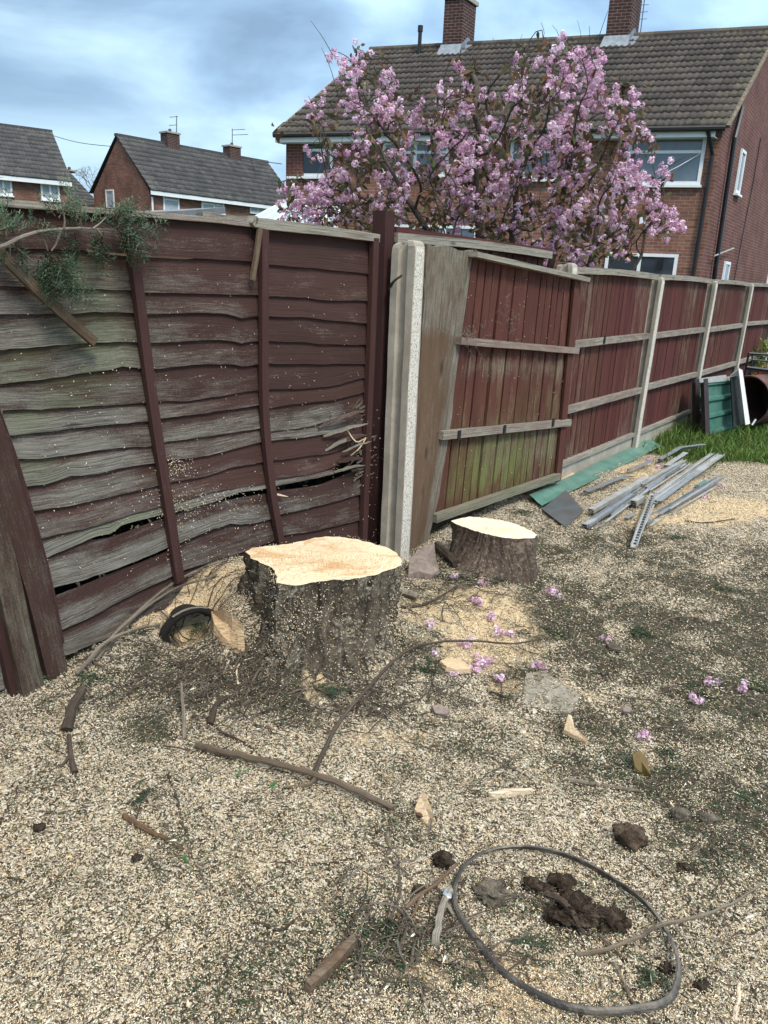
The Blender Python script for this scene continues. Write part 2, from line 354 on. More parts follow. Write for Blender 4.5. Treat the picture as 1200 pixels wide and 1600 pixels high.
M['tile'] = tilemat('concrete_roof_tile', (.034, .029, .027), (.072, .058, .050), (.115, .10, .065))
M['tile_far'] = tilemat('far_roof_tile', (.036, .036, .038), (.066, .064, .064), (.13, .125, .11))
M['galv'] = plain('galvanised_steel', (.30, .34, .38), .35, 14, .45, .45, .2, dirt=(.34, .30, .24), dirt_amt=.6)
M['galv2'] = plain('pale_metal_trim', (.42, .44, .44), .3, 14, .55, .25, .2, dirt=(.30, .26, .2), dirt_amt=.7)
M['greensheet'] = plain('green_painted_sheet', (.10, .225, .175), .3, 8, .45, .1, .1, dirt=(.19, .26, .21), dirt_amt=.6)
M['greyplate'] = plain('grey_metal_plate', (.17, .20, .215), .3, 7, .4, .45, .1, dirt=(.17, .145, .12), dirt_amt=.7)
M['greenpanel'] = plain('dark_green_corrugated', (.055, .17, .135), .25, 8, .5, .1, .1, dirt=(.16, .22, .18), dirt_amt=.35)
M['brownsteel'] = plain('brown_painted_steel', (.045, .03, .03), .3, 8, .5, .1, .2)
M['rust'] = plain('rusted_steel', (.14, .075, .062), .4, 9, .85, .2, .5, dirt=(.07, .04, .035))
M['hoop'] = plain('rusty_grey_steel_band', (.075, .070, .066), .4, 25, .6, .35, .6, dirt=(.22, .19, .155), dirt_amt=.7)
M['blackmetal'] = plain('black_metal', (.02, .022, .027), .2, 8, .4, .4, .1)
M['blackboard'] = plain('black_board', (.008, .012, .012), .3, 8, .85, bmp=.1, dirt=(.05, .06, .055))
M['clod'] = plain('dry_soil_clod', (.060, .042, .030), .55, 50, 1., bmp=1., spec=.1, dirt=(.19, .15, .11), bd=.02, dirt_amt=.7)
M['clod2'] = plain('brown_soil_lump', (.115, .082, .060), .5, 45, 1., bmp=1., spec=.1, dirt=(.26, .20, .14), bd=.02, dirt_amt=.7)
M['rock'] = plain('grey_brown_stone', (.15, .125, .098), .5, 60, .95, bmp=1., dirt=(.36, .30, .21), bd=.012, dirt_amt=.7)
M['pinkstone'] = plain('pinkish_concrete_lump', (.27, .215, .185), .35, 40, .95, bmp=.9, dirt=(.14, .11, .09))
M['slab'] = plain('dusty_mortar', (.46, .41, .33), .35, 70, .95, bmp=1., dirt=(.20, .17, .13), bd=.01)
M['flat_roof'] = plain('grey_felt_roof', (.20, .22, .24), .3, 6, .7, bmp=.2)
M['poly'] = plain('white_polycarbonate', (.45, .54, .54), .1, 3, .3, bmp=0)
M['cable'] = plain('grey_cable', (.10, .11, .12), .1, 3, .6, bmp=0)
M['aerial'] = plain('aluminium_aerial', (.2, .21, .23), .1, 3, .4, .5, bmp=0)
M['glassbrown'] = plain('brown_leaf', (.13, .085, .02), .4, 20, .5, bmp=.3)
M['dark_hole'] = plain('black_rim_hollow_shade', (.012, .010, .009), .3, 20, 1., bmp=.5)  # black log rim colour, also standing in for shade inside the hollow
M['leaf'] = colmat('leaf', .55, .25); M['petal'] = colmat('petal', .7, .35); M['chip'] = colmat('wood_chip', .85); M['conifer'] = colmat('conifer_scale', .7)
def barkmat(name, c1, c2, pale, sc_=9.):
    m_, t, b = mat(name); g = attr(t, 'g').outputs['Vector']
    r_ = noise(t, mapping(t, g, (1, 1, .22)), sc_*2.2, 7, .68, 1.1); f = noise(t, g, sc_*9, 5, .65, .3); w = noise(t, g, sc_*.6, 4, .6)
    c = mixc(t, ramp(t, [(.35, gv(0)), (.62, gv(1))], r_).outputs[0], c1, c2)
    k = mth(t, 'ADD', mth(t, 'MULTIPLY', f, .6), mth(t, 'MULTIPLY', w, .45))
    c = mixc(t, mth(t, 'MULTIPLY', ramp(t, [(.54, gv(0)), (.63, gv(1))], k).outputs[0], .8), c, pale)
    t.links.new(c, b.inputs['Base Color']); b.inputs['Roughness'].default_value = .95; b.inputs['Specular IOR Level'].default_value = .1
    bump(t, b, mth(t, 'ADD', r_, mth(t, 'MULTIPLY', f, .45)), 1., .03); return m_
M['bark'] = barkmat('stump_bark', (.026, .021, .016), (.135, .112, .084), (.36, .32, .25))
M['bark2'] = barkmat('brown_stump_bark', (.055, .040, .032), (.14, .105, .085), (.27, .22, .17), 8.)
M['treebark'] = barkmat('cherry_bark', (.07, .055, .047), (.15, .125, .105), (.24, .21, .18), 20.)
def cutmat(name, cream, tan, heart, orange, ox, oy):
    m_, t, b = mat(name); g = attr(t, 'g').outputs['Vector']
    d = mapping(t, g, (1, 1, 1), (-ox, -oy, 0)); wob = noise(t, g, 3.2, 3, .5); ln = t.nodes.new('ShaderNodeVectorMath'); ln.operation = 'LENGTH'; t.links.new(d, ln.inputs[0])
    rr = mth(t, 'ADD', ln.outputs['Value'], mth(t, 'MULTIPLY', wob, .16)); s = mth(t, 'SINE', mth(t, 'MULTIPLY', rr, 420.)); s = mth(t, 'ADD', mth(t, 'MULTIPLY', s, .5), .5)
    c = mixc(t, mth(t, 'MULTIPLY', s, .5), cream, tan)
    c = mixc(t, mth(t, 'MULTIPLY', ramp(t, [(.15, gv(1)), (.34, gv(0))], rr).outputs[0], .25), c, heart)
    c = mixc(t, mth(t, 'MULTIPLY', ramp(t, [(.50, gv(0)), (.60, gv(1))], noise(t, mapping(t, g, (2.2, 5, 1)), 1.6, 5, .65, .4)).outputs[0], .75), c, orange)
    saw = noise(t, mapping(t, g, (20, 160, 1)), 1., 3); c = mixc(t, .35, c, ramp(t, [(.3, gv(.8)), (.7, gv(1.15))], saw).outputs[0], 'MULTIPLY')
    w2 = noise(t, g, 5, 2, .5); ck = mth(t, 'ABSOLUTE', mth(t, 'SUBTRACT', w2, .5)); ck2 = ramp(t, [(.40, gv(0)), (.46, gv(1))], noise(t, mapping(t, g, (1, 1, 1), (3, 1, 0)), 2.3, 2)).outputs[0]
    line = mth(t, 'MULTIPLY', ramp(t, [(.003, gv(1)), (.008, gv(0))], ck).outputs[0], mth(t, 'MULTIPLY', ck2, .3)); c = mixc(t, line, c, (.16, .12, .09))
    t.links.new(c, b.inputs['Base Color']); b.inputs['Roughness'].default_value = .9; b.inputs['Specular IOR Level'].default_value = .1
    bump(t, b, mth(t, 'ADD', saw, noise(t, g, 70, 5, .7)), .5, .006); return m_
M['cut1'] = cutmat('sawn_stump_face', (.74, .60, .42), (.50, .35, .20), (.48, .31, .17), (.50, .29, .13), .04, .05)
M['cut2'] = cutmat('pale_sawn_face', (.84, .74, .58), (.72, .58, .40), (.70, .55, .38), (.74, .58, .38), .0, .0)

# ------------------------------------------------------------------ ground
def wp(px, py): q = at(px, py); return q[0], q[1]
DARK = [(930, 975, .80, .50, .95), (1130, 1010, .9, .6, .95), (1080, 900, .8, .4, .75), (1060, 1170, .45, .3, .75), (820, 900, .5, .3, .5), (880, 870, .5, .2, .75), (1180, 1240, .25, .25, .8), (560, 1120, .35, .10, .55),
        (330, 1060, .35, .14, .65), (420, 1060, .35, .16, .7), (640, 1000, .2, .2, .5), (500, 1480, .22, .1, .45), (690, 940, .12, .16, .65), (1000, 860, .6, .3, .65), (250, 1150, .16, .10, .55),
        (430, 1410, .14, .06, .45), (640, 1290, .1, .07, .5), (700, 1090, .25, .1, .35), (880, 1420, .12, .07, .6), (620, 1480, .13, .06, .5), (1100, 1330, .2, .1, .45), (1000, 1230, .2, .12, .55), (1180, 900, .8, .5, .45)]
SAW = [(735, 965, .26, .30, 1.), (660, 960, .12, .16, .9), (690, 1010, .12, .12, .7), (1130, 790, .45, .28, 1.), (1020, 745, .35, .5, .9), (920, 700, .5, .25, .9), (260, 900, .2, .25, .7), (820, 1530, .25, .12, .6),
       (850, 1080, .22, .1, .55), (590, 1150, .18, .08, .5), (1060, 810, .3, .15, .8), (500, 1040, .08, .10, .8), (220, 960, .12, .12, .6), (420, 880, .3, .12, 1.), (320, 915, .16, .14, .9), (730, 1480, .1, .1, .4), (400, 1330, .4, .2, .25)]
DARKW = [(*wp(a, b), c, d, e_) for a, b, c, d, e_ in DARK]; SAWW = [(*wp(a, b), c, d, e_) for a, b, c, d, e_ in SAW]
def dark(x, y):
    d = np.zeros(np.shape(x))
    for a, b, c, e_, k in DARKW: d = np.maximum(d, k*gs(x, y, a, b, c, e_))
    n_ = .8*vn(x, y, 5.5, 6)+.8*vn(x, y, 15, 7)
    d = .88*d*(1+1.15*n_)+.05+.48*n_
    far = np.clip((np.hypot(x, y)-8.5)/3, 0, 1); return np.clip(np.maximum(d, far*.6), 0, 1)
def saw(x, y):
    d = np.zeros(np.shape(x))
    for a, b, c, e_, k in SAWW: d = np.maximum(d, k*gs(x, y, a, b, c, e_))
    return np.clip(d*(1+1.2*vn(x, y, 7, 8)+.6*vn(x, y, 19, 9)), 0, 1)
gA = at(1120, 728); 
def fenceside(x, y):   # True on our side of both fences
    return np.where(y > 4.30, (x-.06)*.822-(y-4.28)*.569 > -.02, ((x+.07)*(1.645)-(y-4.375)*1.246) > -.01)
def grassy(x, y):
    e_ = 7.28+.35*vn(x, y, 1.7, 10)*2+.15*vn(x, y, 5, 9)-.10*(x-3)
    k = np.clip((y-e_)/.3, 0, 1)*np.clip((x-2.55-.1*(y-7)-.3*vn(x, y, 3, 6))/.3, 0, 1)
    k2 = 1-np.clip((x-5.6-.3*vn(x, y, 2, 5)-.45*(y-8))/.3, 0, 1); return k*k2
NG = 560
tt = np.linspace(-1, 1, NG); ax = .62*np.sinh(6.9*tt); xs = ax+.2; ys = ax+2.6
GX, GY = np.meshgrid(xs, ys, indexing='ij'); GZ = H(GX, GY)
V = np.stack([GX, GY, GZ], -1).reshape(-1, 3); ii, jj = np.meshgrid(np.arange(NG-1), np.arange(NG-1), indexing='ij'); q0 = (ii*NG+jj).ravel()
Fc = np.stack([q0, q0+NG, q0+NG+1, q0+1], -1); dk = dark(V[:, 0], V[:, 1]); beh = ~fenceside(V[:, 0], V[:, 1]); dk = np.where(beh | (np.hypot(V[:, 0]-HOLE[0], V[:, 1]-HOLE[1]) < .13), 1.6, dk); sw = saw(V[:, 0], V[:, 1]); gr = grassy(V[:, 0], V[:, 1])  # bare-soil tone behind the fences and in the hollow stands in for shade
far = np.clip((np.hypot(V[:, 0], V[:, 1])-10)/4, 0, 1); gr = np.maximum(gr, far)
def groundmat():
    m_, t, b = mat('chip_covered_soil'); p = geo_pos(t); ca = t.nodes.new('ShaderNodeSeparateColor'); t.links.new(attr(t, 'Col').outputs['Color'], ca.inputs[0])
    wv = noise(t, p, 55, 2, .5); pd = t.nodes.new('ShaderNodeVectorMath'); pd.operation = 'ADD'
    ns = t.nodes.new('ShaderNodeTexNoise'); ns.inputs['Scale'].default_value = 40; t.links.new(p, ns.inputs['Vector']); vs_ = t.nodes.new('ShaderNodeVectorMath'); vs_.operation = 'SCALE'; vs_.inputs['Scale'].default_value = .03
    t.links.new(ns.outputs['Color'], vs_.inputs[0]); t.links.new(p, pd.inputs[0]); t.links.new(vs_.outputs[0], pd.inputs[1])
    v = t.nodes.new('ShaderNodeTexVoronoi'); v.inputs['Scale'].default_value = 150; t.links.new(pd.outputs[0], v.inputs['Vector'])
    hs = t.nodes.new('ShaderNodeSeparateColor'); t.links.new(v.outputs['Color'], hs.inputs[0])
    chip = ramp(t, [(0, (.06, .048, .036)), (.30, (.11, .085, .06)), (.46, (.30, .235, .16)), (.62, (.56, .47, .33)), (.75, (.70, .63, .49)), (1, (.80, .75, .65))], hs.outputs[0]).outputs[0]
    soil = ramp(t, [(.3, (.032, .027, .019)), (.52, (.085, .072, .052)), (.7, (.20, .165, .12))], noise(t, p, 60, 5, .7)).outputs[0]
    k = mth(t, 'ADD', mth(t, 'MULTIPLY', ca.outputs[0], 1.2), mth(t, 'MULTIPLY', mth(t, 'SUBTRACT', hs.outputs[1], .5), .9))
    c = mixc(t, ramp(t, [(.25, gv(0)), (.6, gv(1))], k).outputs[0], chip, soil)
    sd_ = ramp(t, [(.3, (.58, .42, .24)), (.7, (.76, .60, .39))], noise(t, p, 120, 4, .7)).outputs[0]
    c = mixc(t, ramp(t, [(.3, gv(0)), (.6, gv(1))], mth(t, 'ADD', ca.outputs[1], mth(t, 'MULTIPLY', mth(t, 'SUBTRACT', wv, .5), .5))).outputs[0], c, sd_)
    gg_ = ramp(t, [(.3, (.03, .045, .015)), (.7, (.075, .10, .03))], noise(t, p, 14, 4)).outputs[0]; c = mixc(t, ca.outputs[2], c, gg_)
    t.links.new(c, b.inputs['Base Color']); b.inputs['Roughness'].default_value = 1; b.inputs['Specular IOR Level'].default_value = .1
    bump(t, b, mth(t, 'ADD', mth(t, 'MULTIPLY', v.outputs['Distance'], -1.), noise(t, p, 130, 4, .7)), .7, .012); return m_
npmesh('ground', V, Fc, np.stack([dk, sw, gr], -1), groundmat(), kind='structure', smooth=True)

# and dead needles as real slivers
def slivers(Pc, Ln, Wd, Th, yaw, pitch, col, name, mt, lab):
    n = len(Pc); d = np.stack([np.cos(yaw)*np.cos(pitch), np.sin(yaw)*np.cos(pitch), np.sin(pitch)], -1); s = np.stack([-np.sin(yaw), np.cos(yaw), rng.normal(0, .35, n)], -1)
    u = np.cross(d, s); u /= np.linalg.norm(u, axis=1)[:, None]; Ln = Ln[:, None]; Wd = Wd[:, None]; Th = Th[:, None]
    V_ = np.stack([Pc-d*Ln/2-s*Wd*.3, Pc-d*Ln/2*.7+s*Wd*.5, Pc+d*Ln/2-s*Wd*.1, Pc+d*Ln*.1+u*Th], 1).reshape(-1, 3)
    b_ = np.arange(n)[:, None]*4; Fc_ = np.concatenate([b_+np.array([[0, 1, 3]]), b_+np.array([[1, 2, 3]]), b_+np.array([[2, 0, 3]]), b_+np.array([[0, 2, 1]])], 0)
    o = npmesh(name, V_, Fc_, np.repeat(col, 4, 0), mt, kind='stuff', label=lab); return o
PAL = np.array([(.86, .75, .55), (.82, .69, .47), (.90, .84, .70), (.74, .55, .33), (.64, .45, .27), (.55, .47, .37), (.38, .31, .235), (.20, .16, .125), (.07, .055, .045), (.05, .04, .035)])
PW = np.array([.16, .16, .14, .11, .06, .09, .08, .08, .07, .05]); PW /= PW.sum()
def scatter(n, dens, rmax=9., rmin=.9, pw=1.0):
    """world-space random points, denser near the standpoint, kept with probability dens(x,y)"""
    u = rng.random(n); r = rmin+(rmax-rmin)*u**1.25; a = rng.uniform(math.radians(40), math.radians(140), n)
    x = r*np.cos(a)+.1; y = r*np.sin(a); k = (rng.random(n) < dens(x, y)) & fenceside(x, y) & (grassy(x, y) < .5); return x[k], y[k]
CHP = []
x, y = scatter(1000000, lambda x, y: np.clip(.93-.80*dark(x, y)-.25*saw(x, y), .18, 1)*(np.hypot(x-HOLE[0], y-HOLE[1]) > .10)); n = len(x)
r = np.hypot(x, y); sc_ = np.clip(r/2.6, .8, 1.9)
col = PAL[rng.choice(len(PAL), n, p=PW)]*rng.uniform(.82, 1.1, (n, 1))
big = rng.random(n)**2.5
slivers(np.stack([x, y, H(x, y)+rng.uniform(.000, .010, n)], -1), (.0056+.0075*big+.016*(rng.random(n) < .05)*rng.random(n))*sc_**.7, (.0030+.0030*rng.random(n))*sc_**.7, rng.uniform(.0010, .0026, n), rng.uniform(0, 6.28, n), rng.normal(0, .38, n), col, 'wood_chips', M['chip'], 'cream and brown wood chips strewn over the soil')
x, y = scatter(2600, lambda x, y: .7+0*x, rmax=7); n = len(x)
slivers(np.stack([x, y, H(x, y)+rng.uniform(.004, .014, n)], -1), rng.uniform(.018, .05, n)*(.5+.5*rng.random(n)), rng.uniform(.005, .012, n), rng.uniform(.002, .006, n), rng.uniform(0, 6.28, n), rng.normal(0, .25, n), PAL[rng.choice(9, n)]*rng.uniform(.7, 1., (n, 1)), 'wood_shavings', M['chip'], 'larger loose shavings and bark shards')
x, y = scatter(200000, lambda x, y: .9*saw(x, y)); n = len(x)
col = np.array([(.84, .69, .46), (.88, .76, .56), (.74, .55, .33)])[rng.integers(0, 3, n)]*rng.uniform(.85, 1.05, (n, 1))
slivers(np.stack([x, y, H(x, y)+rng.uniform(0, .006, n)], -1), rng.uniform(.005, .014, n), rng.uniform(.003, .006, n), rng.uniform(.001, .002, n), rng.uniform(0, 6.28, n), rng.normal(0, .3, n), col, 'sawdust', M['chip'], 'orange-cream sawdust drifts')
x, y = scatter(260000, lambda x, y: np.clip(.14+1.1*dark(x, y)**1.1, 0, 1)); n = len(x)
pn = np.array([(.05, .095, .045), (.04, .075, .04), (.085, .14, .065), (.15, .12, .085), (.25, .20, .14), (.07, .055, .043), (.42, .36, .27)])
col = pn[rng.choice(7, n, p=[.22, .2, .12, .16, .12, .12, .06])]*rng.uniform(.75, 1.15, (n, 1))
slivers(np.stack([x, y, H(x, y)+rng.uniform(.002, .018, n)], -1), rng.uniform(.012, .045, n), rng.uniform(.0015, .004, n), rng.uniform(.001, .0025, n), rng.uniform(0, 6.28, n), rng.normal(0, .35, n), col, 'needle_litter', M['chip'], 'dead conifer needles and fine twig bits trodden into the ground')
up = lambda z: np.array([0, 0, z])
# ------------------------------------------------------------------ left lap fence
nL = np.array([1.645, -1.246, 0]); nL /= np.linalg.norm(nL)
def fp(px, py, off=0.):
    a = np.array(FA)+nL[:2]*off; b = np.array(FB)+nL[:2]*off; return P(px, py, a, b)
uL = nrm([1.246, 1.645, 0])
ED = [
 [(-60, 313), (0, 319), (100, 328), (210, 336), (395, 352), (430, 354), (590, 376)],
 [(-60, 383), (0, 387), (139, 391), (199, 397), (217, 399), (300, 403), (397, 409), (420, 414), (490, 419), (579, 428)],
 [(-60, 446), (0, 447), (101, 450), (206, 454), (225, 457), (405, 461), (420, 463), (479, 465), (500, 469), (574, 470)],
 [(-60, 492), (0, 491), (124, 490), (150, 487), (210, 489), (229, 491), (300, 489), (349, 489), (364, 493), (375, 499), (386, 495), (405, 494), (418, 495), (480, 496), (518, 501), (574, 505)],
 [(-60, 554), (0, 547), (94, 539), (150, 535), (214, 534), (234, 536), (300, 533), (337, 531), (362, 533), (377, 537), (388, 534), (407, 533), (483, 535), (500, 538), (574, 539)],
 [(-60, 608), (0, 600), (75, 592), (150, 580), (180, 576), (188, 573), (225, 575), (244, 577), (290, 571), (319, 569), (360, 569), (382, 573), (392, 570), (407, 569), (418, 569), (574, 569)],
 [(-60, 645), (0, 641), (56, 640), (232, 629), (247, 627), (290, 627), (311, 624), (407, 609), (455, 608), (500, 606), (525, 602), (574, 589)],
 [(-60, 692), (11, 681), (80, 674), (150, 665), (236, 658), (249, 654), (319, 646), (407, 633), (416, 638), (472, 630), (520, 626), (574, 612)],
 [(-60, 727), (22, 717), (70, 716), (112, 710), (180, 700), (240, 697), (255, 691), (337, 680), (409, 669), (416, 675), (480, 668), (523, 655), (540, 650), (574, 638)],
 [(-60, 778), (36, 761), (75, 756), (110, 744), (150, 741), (190, 731), (244, 723), (259, 719), (295, 716), (326, 712), (411, 690), (470, 684), (521, 677), (535, 672), (570, 660)],
 [(-60, 822), (49, 799), (112, 790), (200, 770), (249, 758), (264, 754), (319, 745), (360, 731), (412, 722), (470, 714), (518, 708), (560, 694)],
 [(-60, 872), (62, 842), (150, 822), (200, 805), (257, 790), (270, 786), (337, 767), (375, 762), (412, 756), (425, 749), (490, 740), (520, 730), (535, 722), (556, 703)],
 [(-60, 905), (67, 874), (120, 851), (150, 838), (176, 833), (190, 821), (225, 811), (259, 803), (274, 800), (330, 786), (372, 770), (418, 763), (444, 757), (500, 746), (556, 730)],
 [(-60, 955), (75, 921), (135, 905), (200, 882), (262, 856), (277, 850), (330, 828), (360, 818), (380, 820), (400, 817), (424, 811), (434, 805), (480, 795), (563, 773)],
 [(-60, 1015), (96, 985), (150, 960), (200, 932), (270, 900), (281, 893), (330, 878), (380, 862), (431, 844), (437, 838), (500, 828), (560, 813)],
 [(-60, 1060), (110, 1022), (160, 1000), (270, 950), (430, 880), (560, 850)],
]
UPS = {12: [(-60, 863), (62, 833), (150, 813), (200, 796), (257, 781), (270, 777), (337, 758), (412, 747), (490, 733), (515, 731), (530, 736), (556, 733)], 2: [(-60, 372), (130, 380), (137, 394), (199, 400), (217, 402), (300, 405), (312, 396), (590, 410)],
       13: [(-60, 890), (130, 838), (146, 844), (176, 838), (186, 834), (259, 809), (262, 790), (272, 803), (300, 796), (312, 790), (375, 777), (418, 771), (444, 765), (500, 758), (556, 734)],
       14: [(-60, 960), (75, 936), (84, 932), (170, 897), (262, 861), (268, 845), (434, 800), (563, 765)]}
WEA = [.10, .22, .42, .48, .50, .48, .42, .55, .60, .62, .45, .42, .75, .62, .42, .5]
def xl(y): return max(-60, (y-655)*.262-2) if y > 640 else -60
fence = thing('lap_fence_panel', 'maroon lap fence panel with wavy boards, greying and splitting low down, behind the large stump', 'fence', (*FA, float(H(*FA))))
bd = MB(); 
for i in range(1, len(ED)):
    lo = ED[i]; hi = UPS.get(i) or [(a, b-9) for a, b in ED[i-1]]
    if i == 1: hi = ED[0]
    yref = lo[0][1]; x0 = xl(interp(lo, 40)); x1 = 580-(interp(lo, 500)-360)*.035
    nseg = 58; xs_ = [x0+(x1-x0)*k/nseg for k in range(nseg+1)]; rb = random.random(); ro = np.random.rand()*20; vs = []; gg = []; cc = []; wa = WEA[i]; sph = random.random()*6
    for k, x in enumerate(xs_):
        yl = interp(lo, x)+.3*math.sin(x*.11+sph)+.5*mnoise.noise((x*.09, i*3.1, 0))*2; yh = interp(hi, x)+.5*math.sin(x*.07+sph)
        rows = [(0, .014), (0, .025), (.22, .022), (.45, .018), (.72, .012), (1, .006), (1, -.004)]
        for v, off in rows:
            q = fp(x, yl+(yh-yl)*v, off); vs.append(q); ul = np.dot(q-fp(x0, yl, 0), uL)
            hgt = v*abs(yl-yh)/90*.3; gg.append((ul+ro, hgt+ro*.3, ro))
            left = np.interp(x, [-60, 180, 225, 330, 410, 430, 600], [1.15, 1.0, .72, .42, .22, .10, .02])
            if i in (12, 13, 14) : left = np.interp(x, [0, 300, 430, 600], [1.1, .95, .7, .35])
            if i in (8, 9) : left = max(left, np.interp(x, [250, 330, 420, 520, 540], [.7, .8, .75, .9, .2]))
            wv_ = wa*left*(1.15 if v < .7 else .5)+.18*mnoise.noise((x*.012, i*1.7, v))
            if v >= .72: wv_ -= .10
            gn = 0.
            for gx, gi, gw in ((130, 2, 60), (150, 4, 70), (160, 5, 60), (45, 7, 40), (30, 5, 50), (60, 9, 50), (150, 3, 60), (110, 6, 60), (200, 12, 80)):
                if gi == i: gn = max(gn, math.exp(-((x-gx)/gw)**2))
            cc.append((rb, wv_, gn*.75*(1 if v < .8 else .3)))
    R_ = 7; fs = []
    for k in range(nseg):
        for r_ in range(R_): a, b = k*R_+r_, k*R_+(r_+1) % R_; fs.append((a, b, b+R_, a+R_))
    fs.append(tuple(range(R_))); fs.append(tuple(nseg*R_+r_ for r_ in range(R_-1, -1, -1))); bd.add(vs, fs, gg, cc)
bd.build('lapped_boards', M['lap'], fence)
def pbeam(name, pts, off, w, t, mt, parent, wea=.1, grn=0., n=10, wob=.06, bow=None, f=fp, nv=None, **kw):
    mb = MB(); pp = [f(a, b, off) for a, b in pts]; pp = smoothpath(pp, n) if len(pp) > 2 else subdiv(pp, n); nv = nL if nv is None else nv
    beam(mb, pp, w, t, nv, (random.random(), wea, grn), wob); return mb.build(name, M[mt] if isinstance(mt, str) else mt, parent, **kw)
pbeam('batten', [(203, 352), (226, 540), (245, 680), (264, 800), (280, 908)], .042, .042, .026, 'lap_batten', fence, .12, n=16)
pbeam('batten', [(412, 358), (412, 500), (413, 640), (423, 755), (438, 848)], .042, .040, .026, 'lap_batten', fence, .02, n=16)
pbeam('frame_batten', [(585, 372), (580, 520), (572, 720), (567, 850)], .040, .045, .030, 'lap_batten', fence, .0, n=12)
pbeam('frame_batten', [(-58, 520), (-8, 648), (20, 726), (48, 820), (70, 901), (91, 1005)], .040, .034, .035, 'lap_batten', fence, .30, n=12, label='greyed end batten of the fence panel')
pbeam('top_rail', [(-60, 312), (100, 325), (300, 341), (400, 352)], .012, .022, .05, 'rail', fence, .3, n=14, wob=.3)
pbeam('top_rail', [(392, 344), (405, 349), (500, 360), (588, 372)], .03, .042, .05, 'rail', fence, .5, .3, n=14, wob=.2, label='mossy grey top rail with a broken end')
mb = MB(); beam(mb, [fp(391, 343, .02), fp(402, 349, .03), fp(413, 353, .04)], .03, .02, nL, (1, 0, 0), .3, ws=[.008, .03, .012]); mb.build('splintered_end', M['freshwood'], fence)
mb = MB()
for k in range(46):
    x = random.gauss(556, 14); y = random.uniform(655, 765) if k > 8 else random.uniform(635, 660); a = random.gauss(-.55, .35); l = random.uniform(6, 22)
    mb = MB(); p0 = fp(x, y, .02); p1 = fp(min(590, x+l*math.cos(a)), y+l*math.sin(a), random.uniform(.025, .055)); beam(mb, subdiv([p0, p1], 3, .003), .010, .004, nL, (random.random(), random.choice([.1, .6, .9]), 0), 0, ws=[.011, .010, .006, .001]); mb.build('splinter', M['oldwood'], fence)
for (xa, ya, xb, yb, oa, ob, w_s, wz_) in ((498, 668, 570, 640, .03, .06, .022, .3), (505, 682, 575, 662, .03, .09, .020, .7), (520, 694, 572, 680, .03, .07, .026, .1), (508, 704, 560, 678, .025, .05, .018, 1.), (528, 722, 568, 716, .03, .08, .022, .2), (522, 738, 570, 727, .03, .06, .016, .6), (535, 706, 580, 690, .04, .10, .012, .9)):
    mb = MB(); pa_, pb2 = fp(xa, ya, oa), fp(xb, yb, ob); beam(mb, smoothpath([pa_, (pa_+pb2)/2+up(.012)+nL*.012, pb2], 8, .002), w_s, .006, nL+up(.3), (random.random(), wz_, 0), .25, ws=[w_s*q_ for q_ in (.5, .8, 1, 1, 1, .9, .8, .5, .12)]); mb.build('broken_slat', M['oldwood' if wz_ > .5 else 'lap'], fence)
mb = MB(); beam(mb, subdiv([fp(431, 772, .03), fp(450, 776, .05)], 3), .008, .004, nL, (1, .5, 0), 0, ws=[.008, .01, .006, .002]); mb.build('splinter', M['freshwood'], fence); mb = MB(); beam(mb, smoothpath([fp(540, 668, .04), fp(556, 690, .08), fp(572, 684, .05)], 6), .006, .004, nL, (1, .3, 0)); mb.build('splinter', M['freshwood'], fence); mb = MB(); beam(mb, smoothpath([fp(548, 712, .05), fp(562, 700, .09), fp(572, 684, .05)], 6), .006, .004, nL, (1, .3, 0)); mb.build('splinter', M['freshwood'], fence)

# next lap panel, just entering at the lower left, and the square post between the two
g0 = at(60, 1075)
pn = thing('lap_fence_panel', 'weathered lap fence panel at the bottom left edge, beyond the leaning fence post', 'fence', (g0[0]-.6, g0[1]-.8, 0)); mb = MB()
bR = np.array([*(np.array(FA)-uL[:2]*.155), 0]); 
for i in range(14):
    z1 = .06+i*.125; z0 = z1-.02; lean = -.13*(z1)
    p = bR+uL*(lean-.02)+np.array([0, 0, z0]); d = -uL*1.75; k = 24; vs = []; gg = []; ro = random.random()*20; cc = []
    for s in range(k+1):
        w_ = .006*math.sin(s*.9+i)+.004*math.sin(s*2.3+i*2)
        for v, off in ((0, .014), (0, .025), (.5, .016), (1, .006), (1, -.004)):
            q = p+d*s/k+np.array([0, 0, .145*v+w_])+nL*off; vs.append(q); gg.append((s/k*1.75+ro, v*.14, ro)); cc.append((random.random()*.2+.4, .55 if v < .6 else .2, .1))
    fs = [(s*5+r_, s*5+(r_+1) % 5, s*5+5+(r_+1) % 5, s*5+5+r_) for s in range(k) for r_ in range(5)]+[(4, 3, 2, 1, 0), tuple(k*5+r_ for r_ in range(5))]; mb.add(vs, fs, gg, cc)
mb.build('lapped_boards', M['lap'], pn)
pbeam('frame_batten', [(-85, 640), (-38, 745), (0, 868), (28, 990), (52, 1092)], .060, .085, .05, 'lap_batten', pn, .34, .3, n=14, wob=.03)
pbeam('inner_batten', [(-70, 790), (-40, 870), (-8, 960), (24, 1095)], .035, .03, .03, 'lap_batten', pn, .05, .0, n=10)
lp = MB(); pp = smoothpath([fp(a_, b_, .035) for a_, b_ in ((-95, 470), (-28, 650), (2, 745), (34, 860), (57, 940), (86, 1062))], 16)
beam(lp, pp, .085, .075, nL, (.4, .26, .15), .03)
lp.build('fence_post', M['lap_batten'], label='square maroon timber fence post leaning at the left edge, scraped and greyed', cat='fence post')

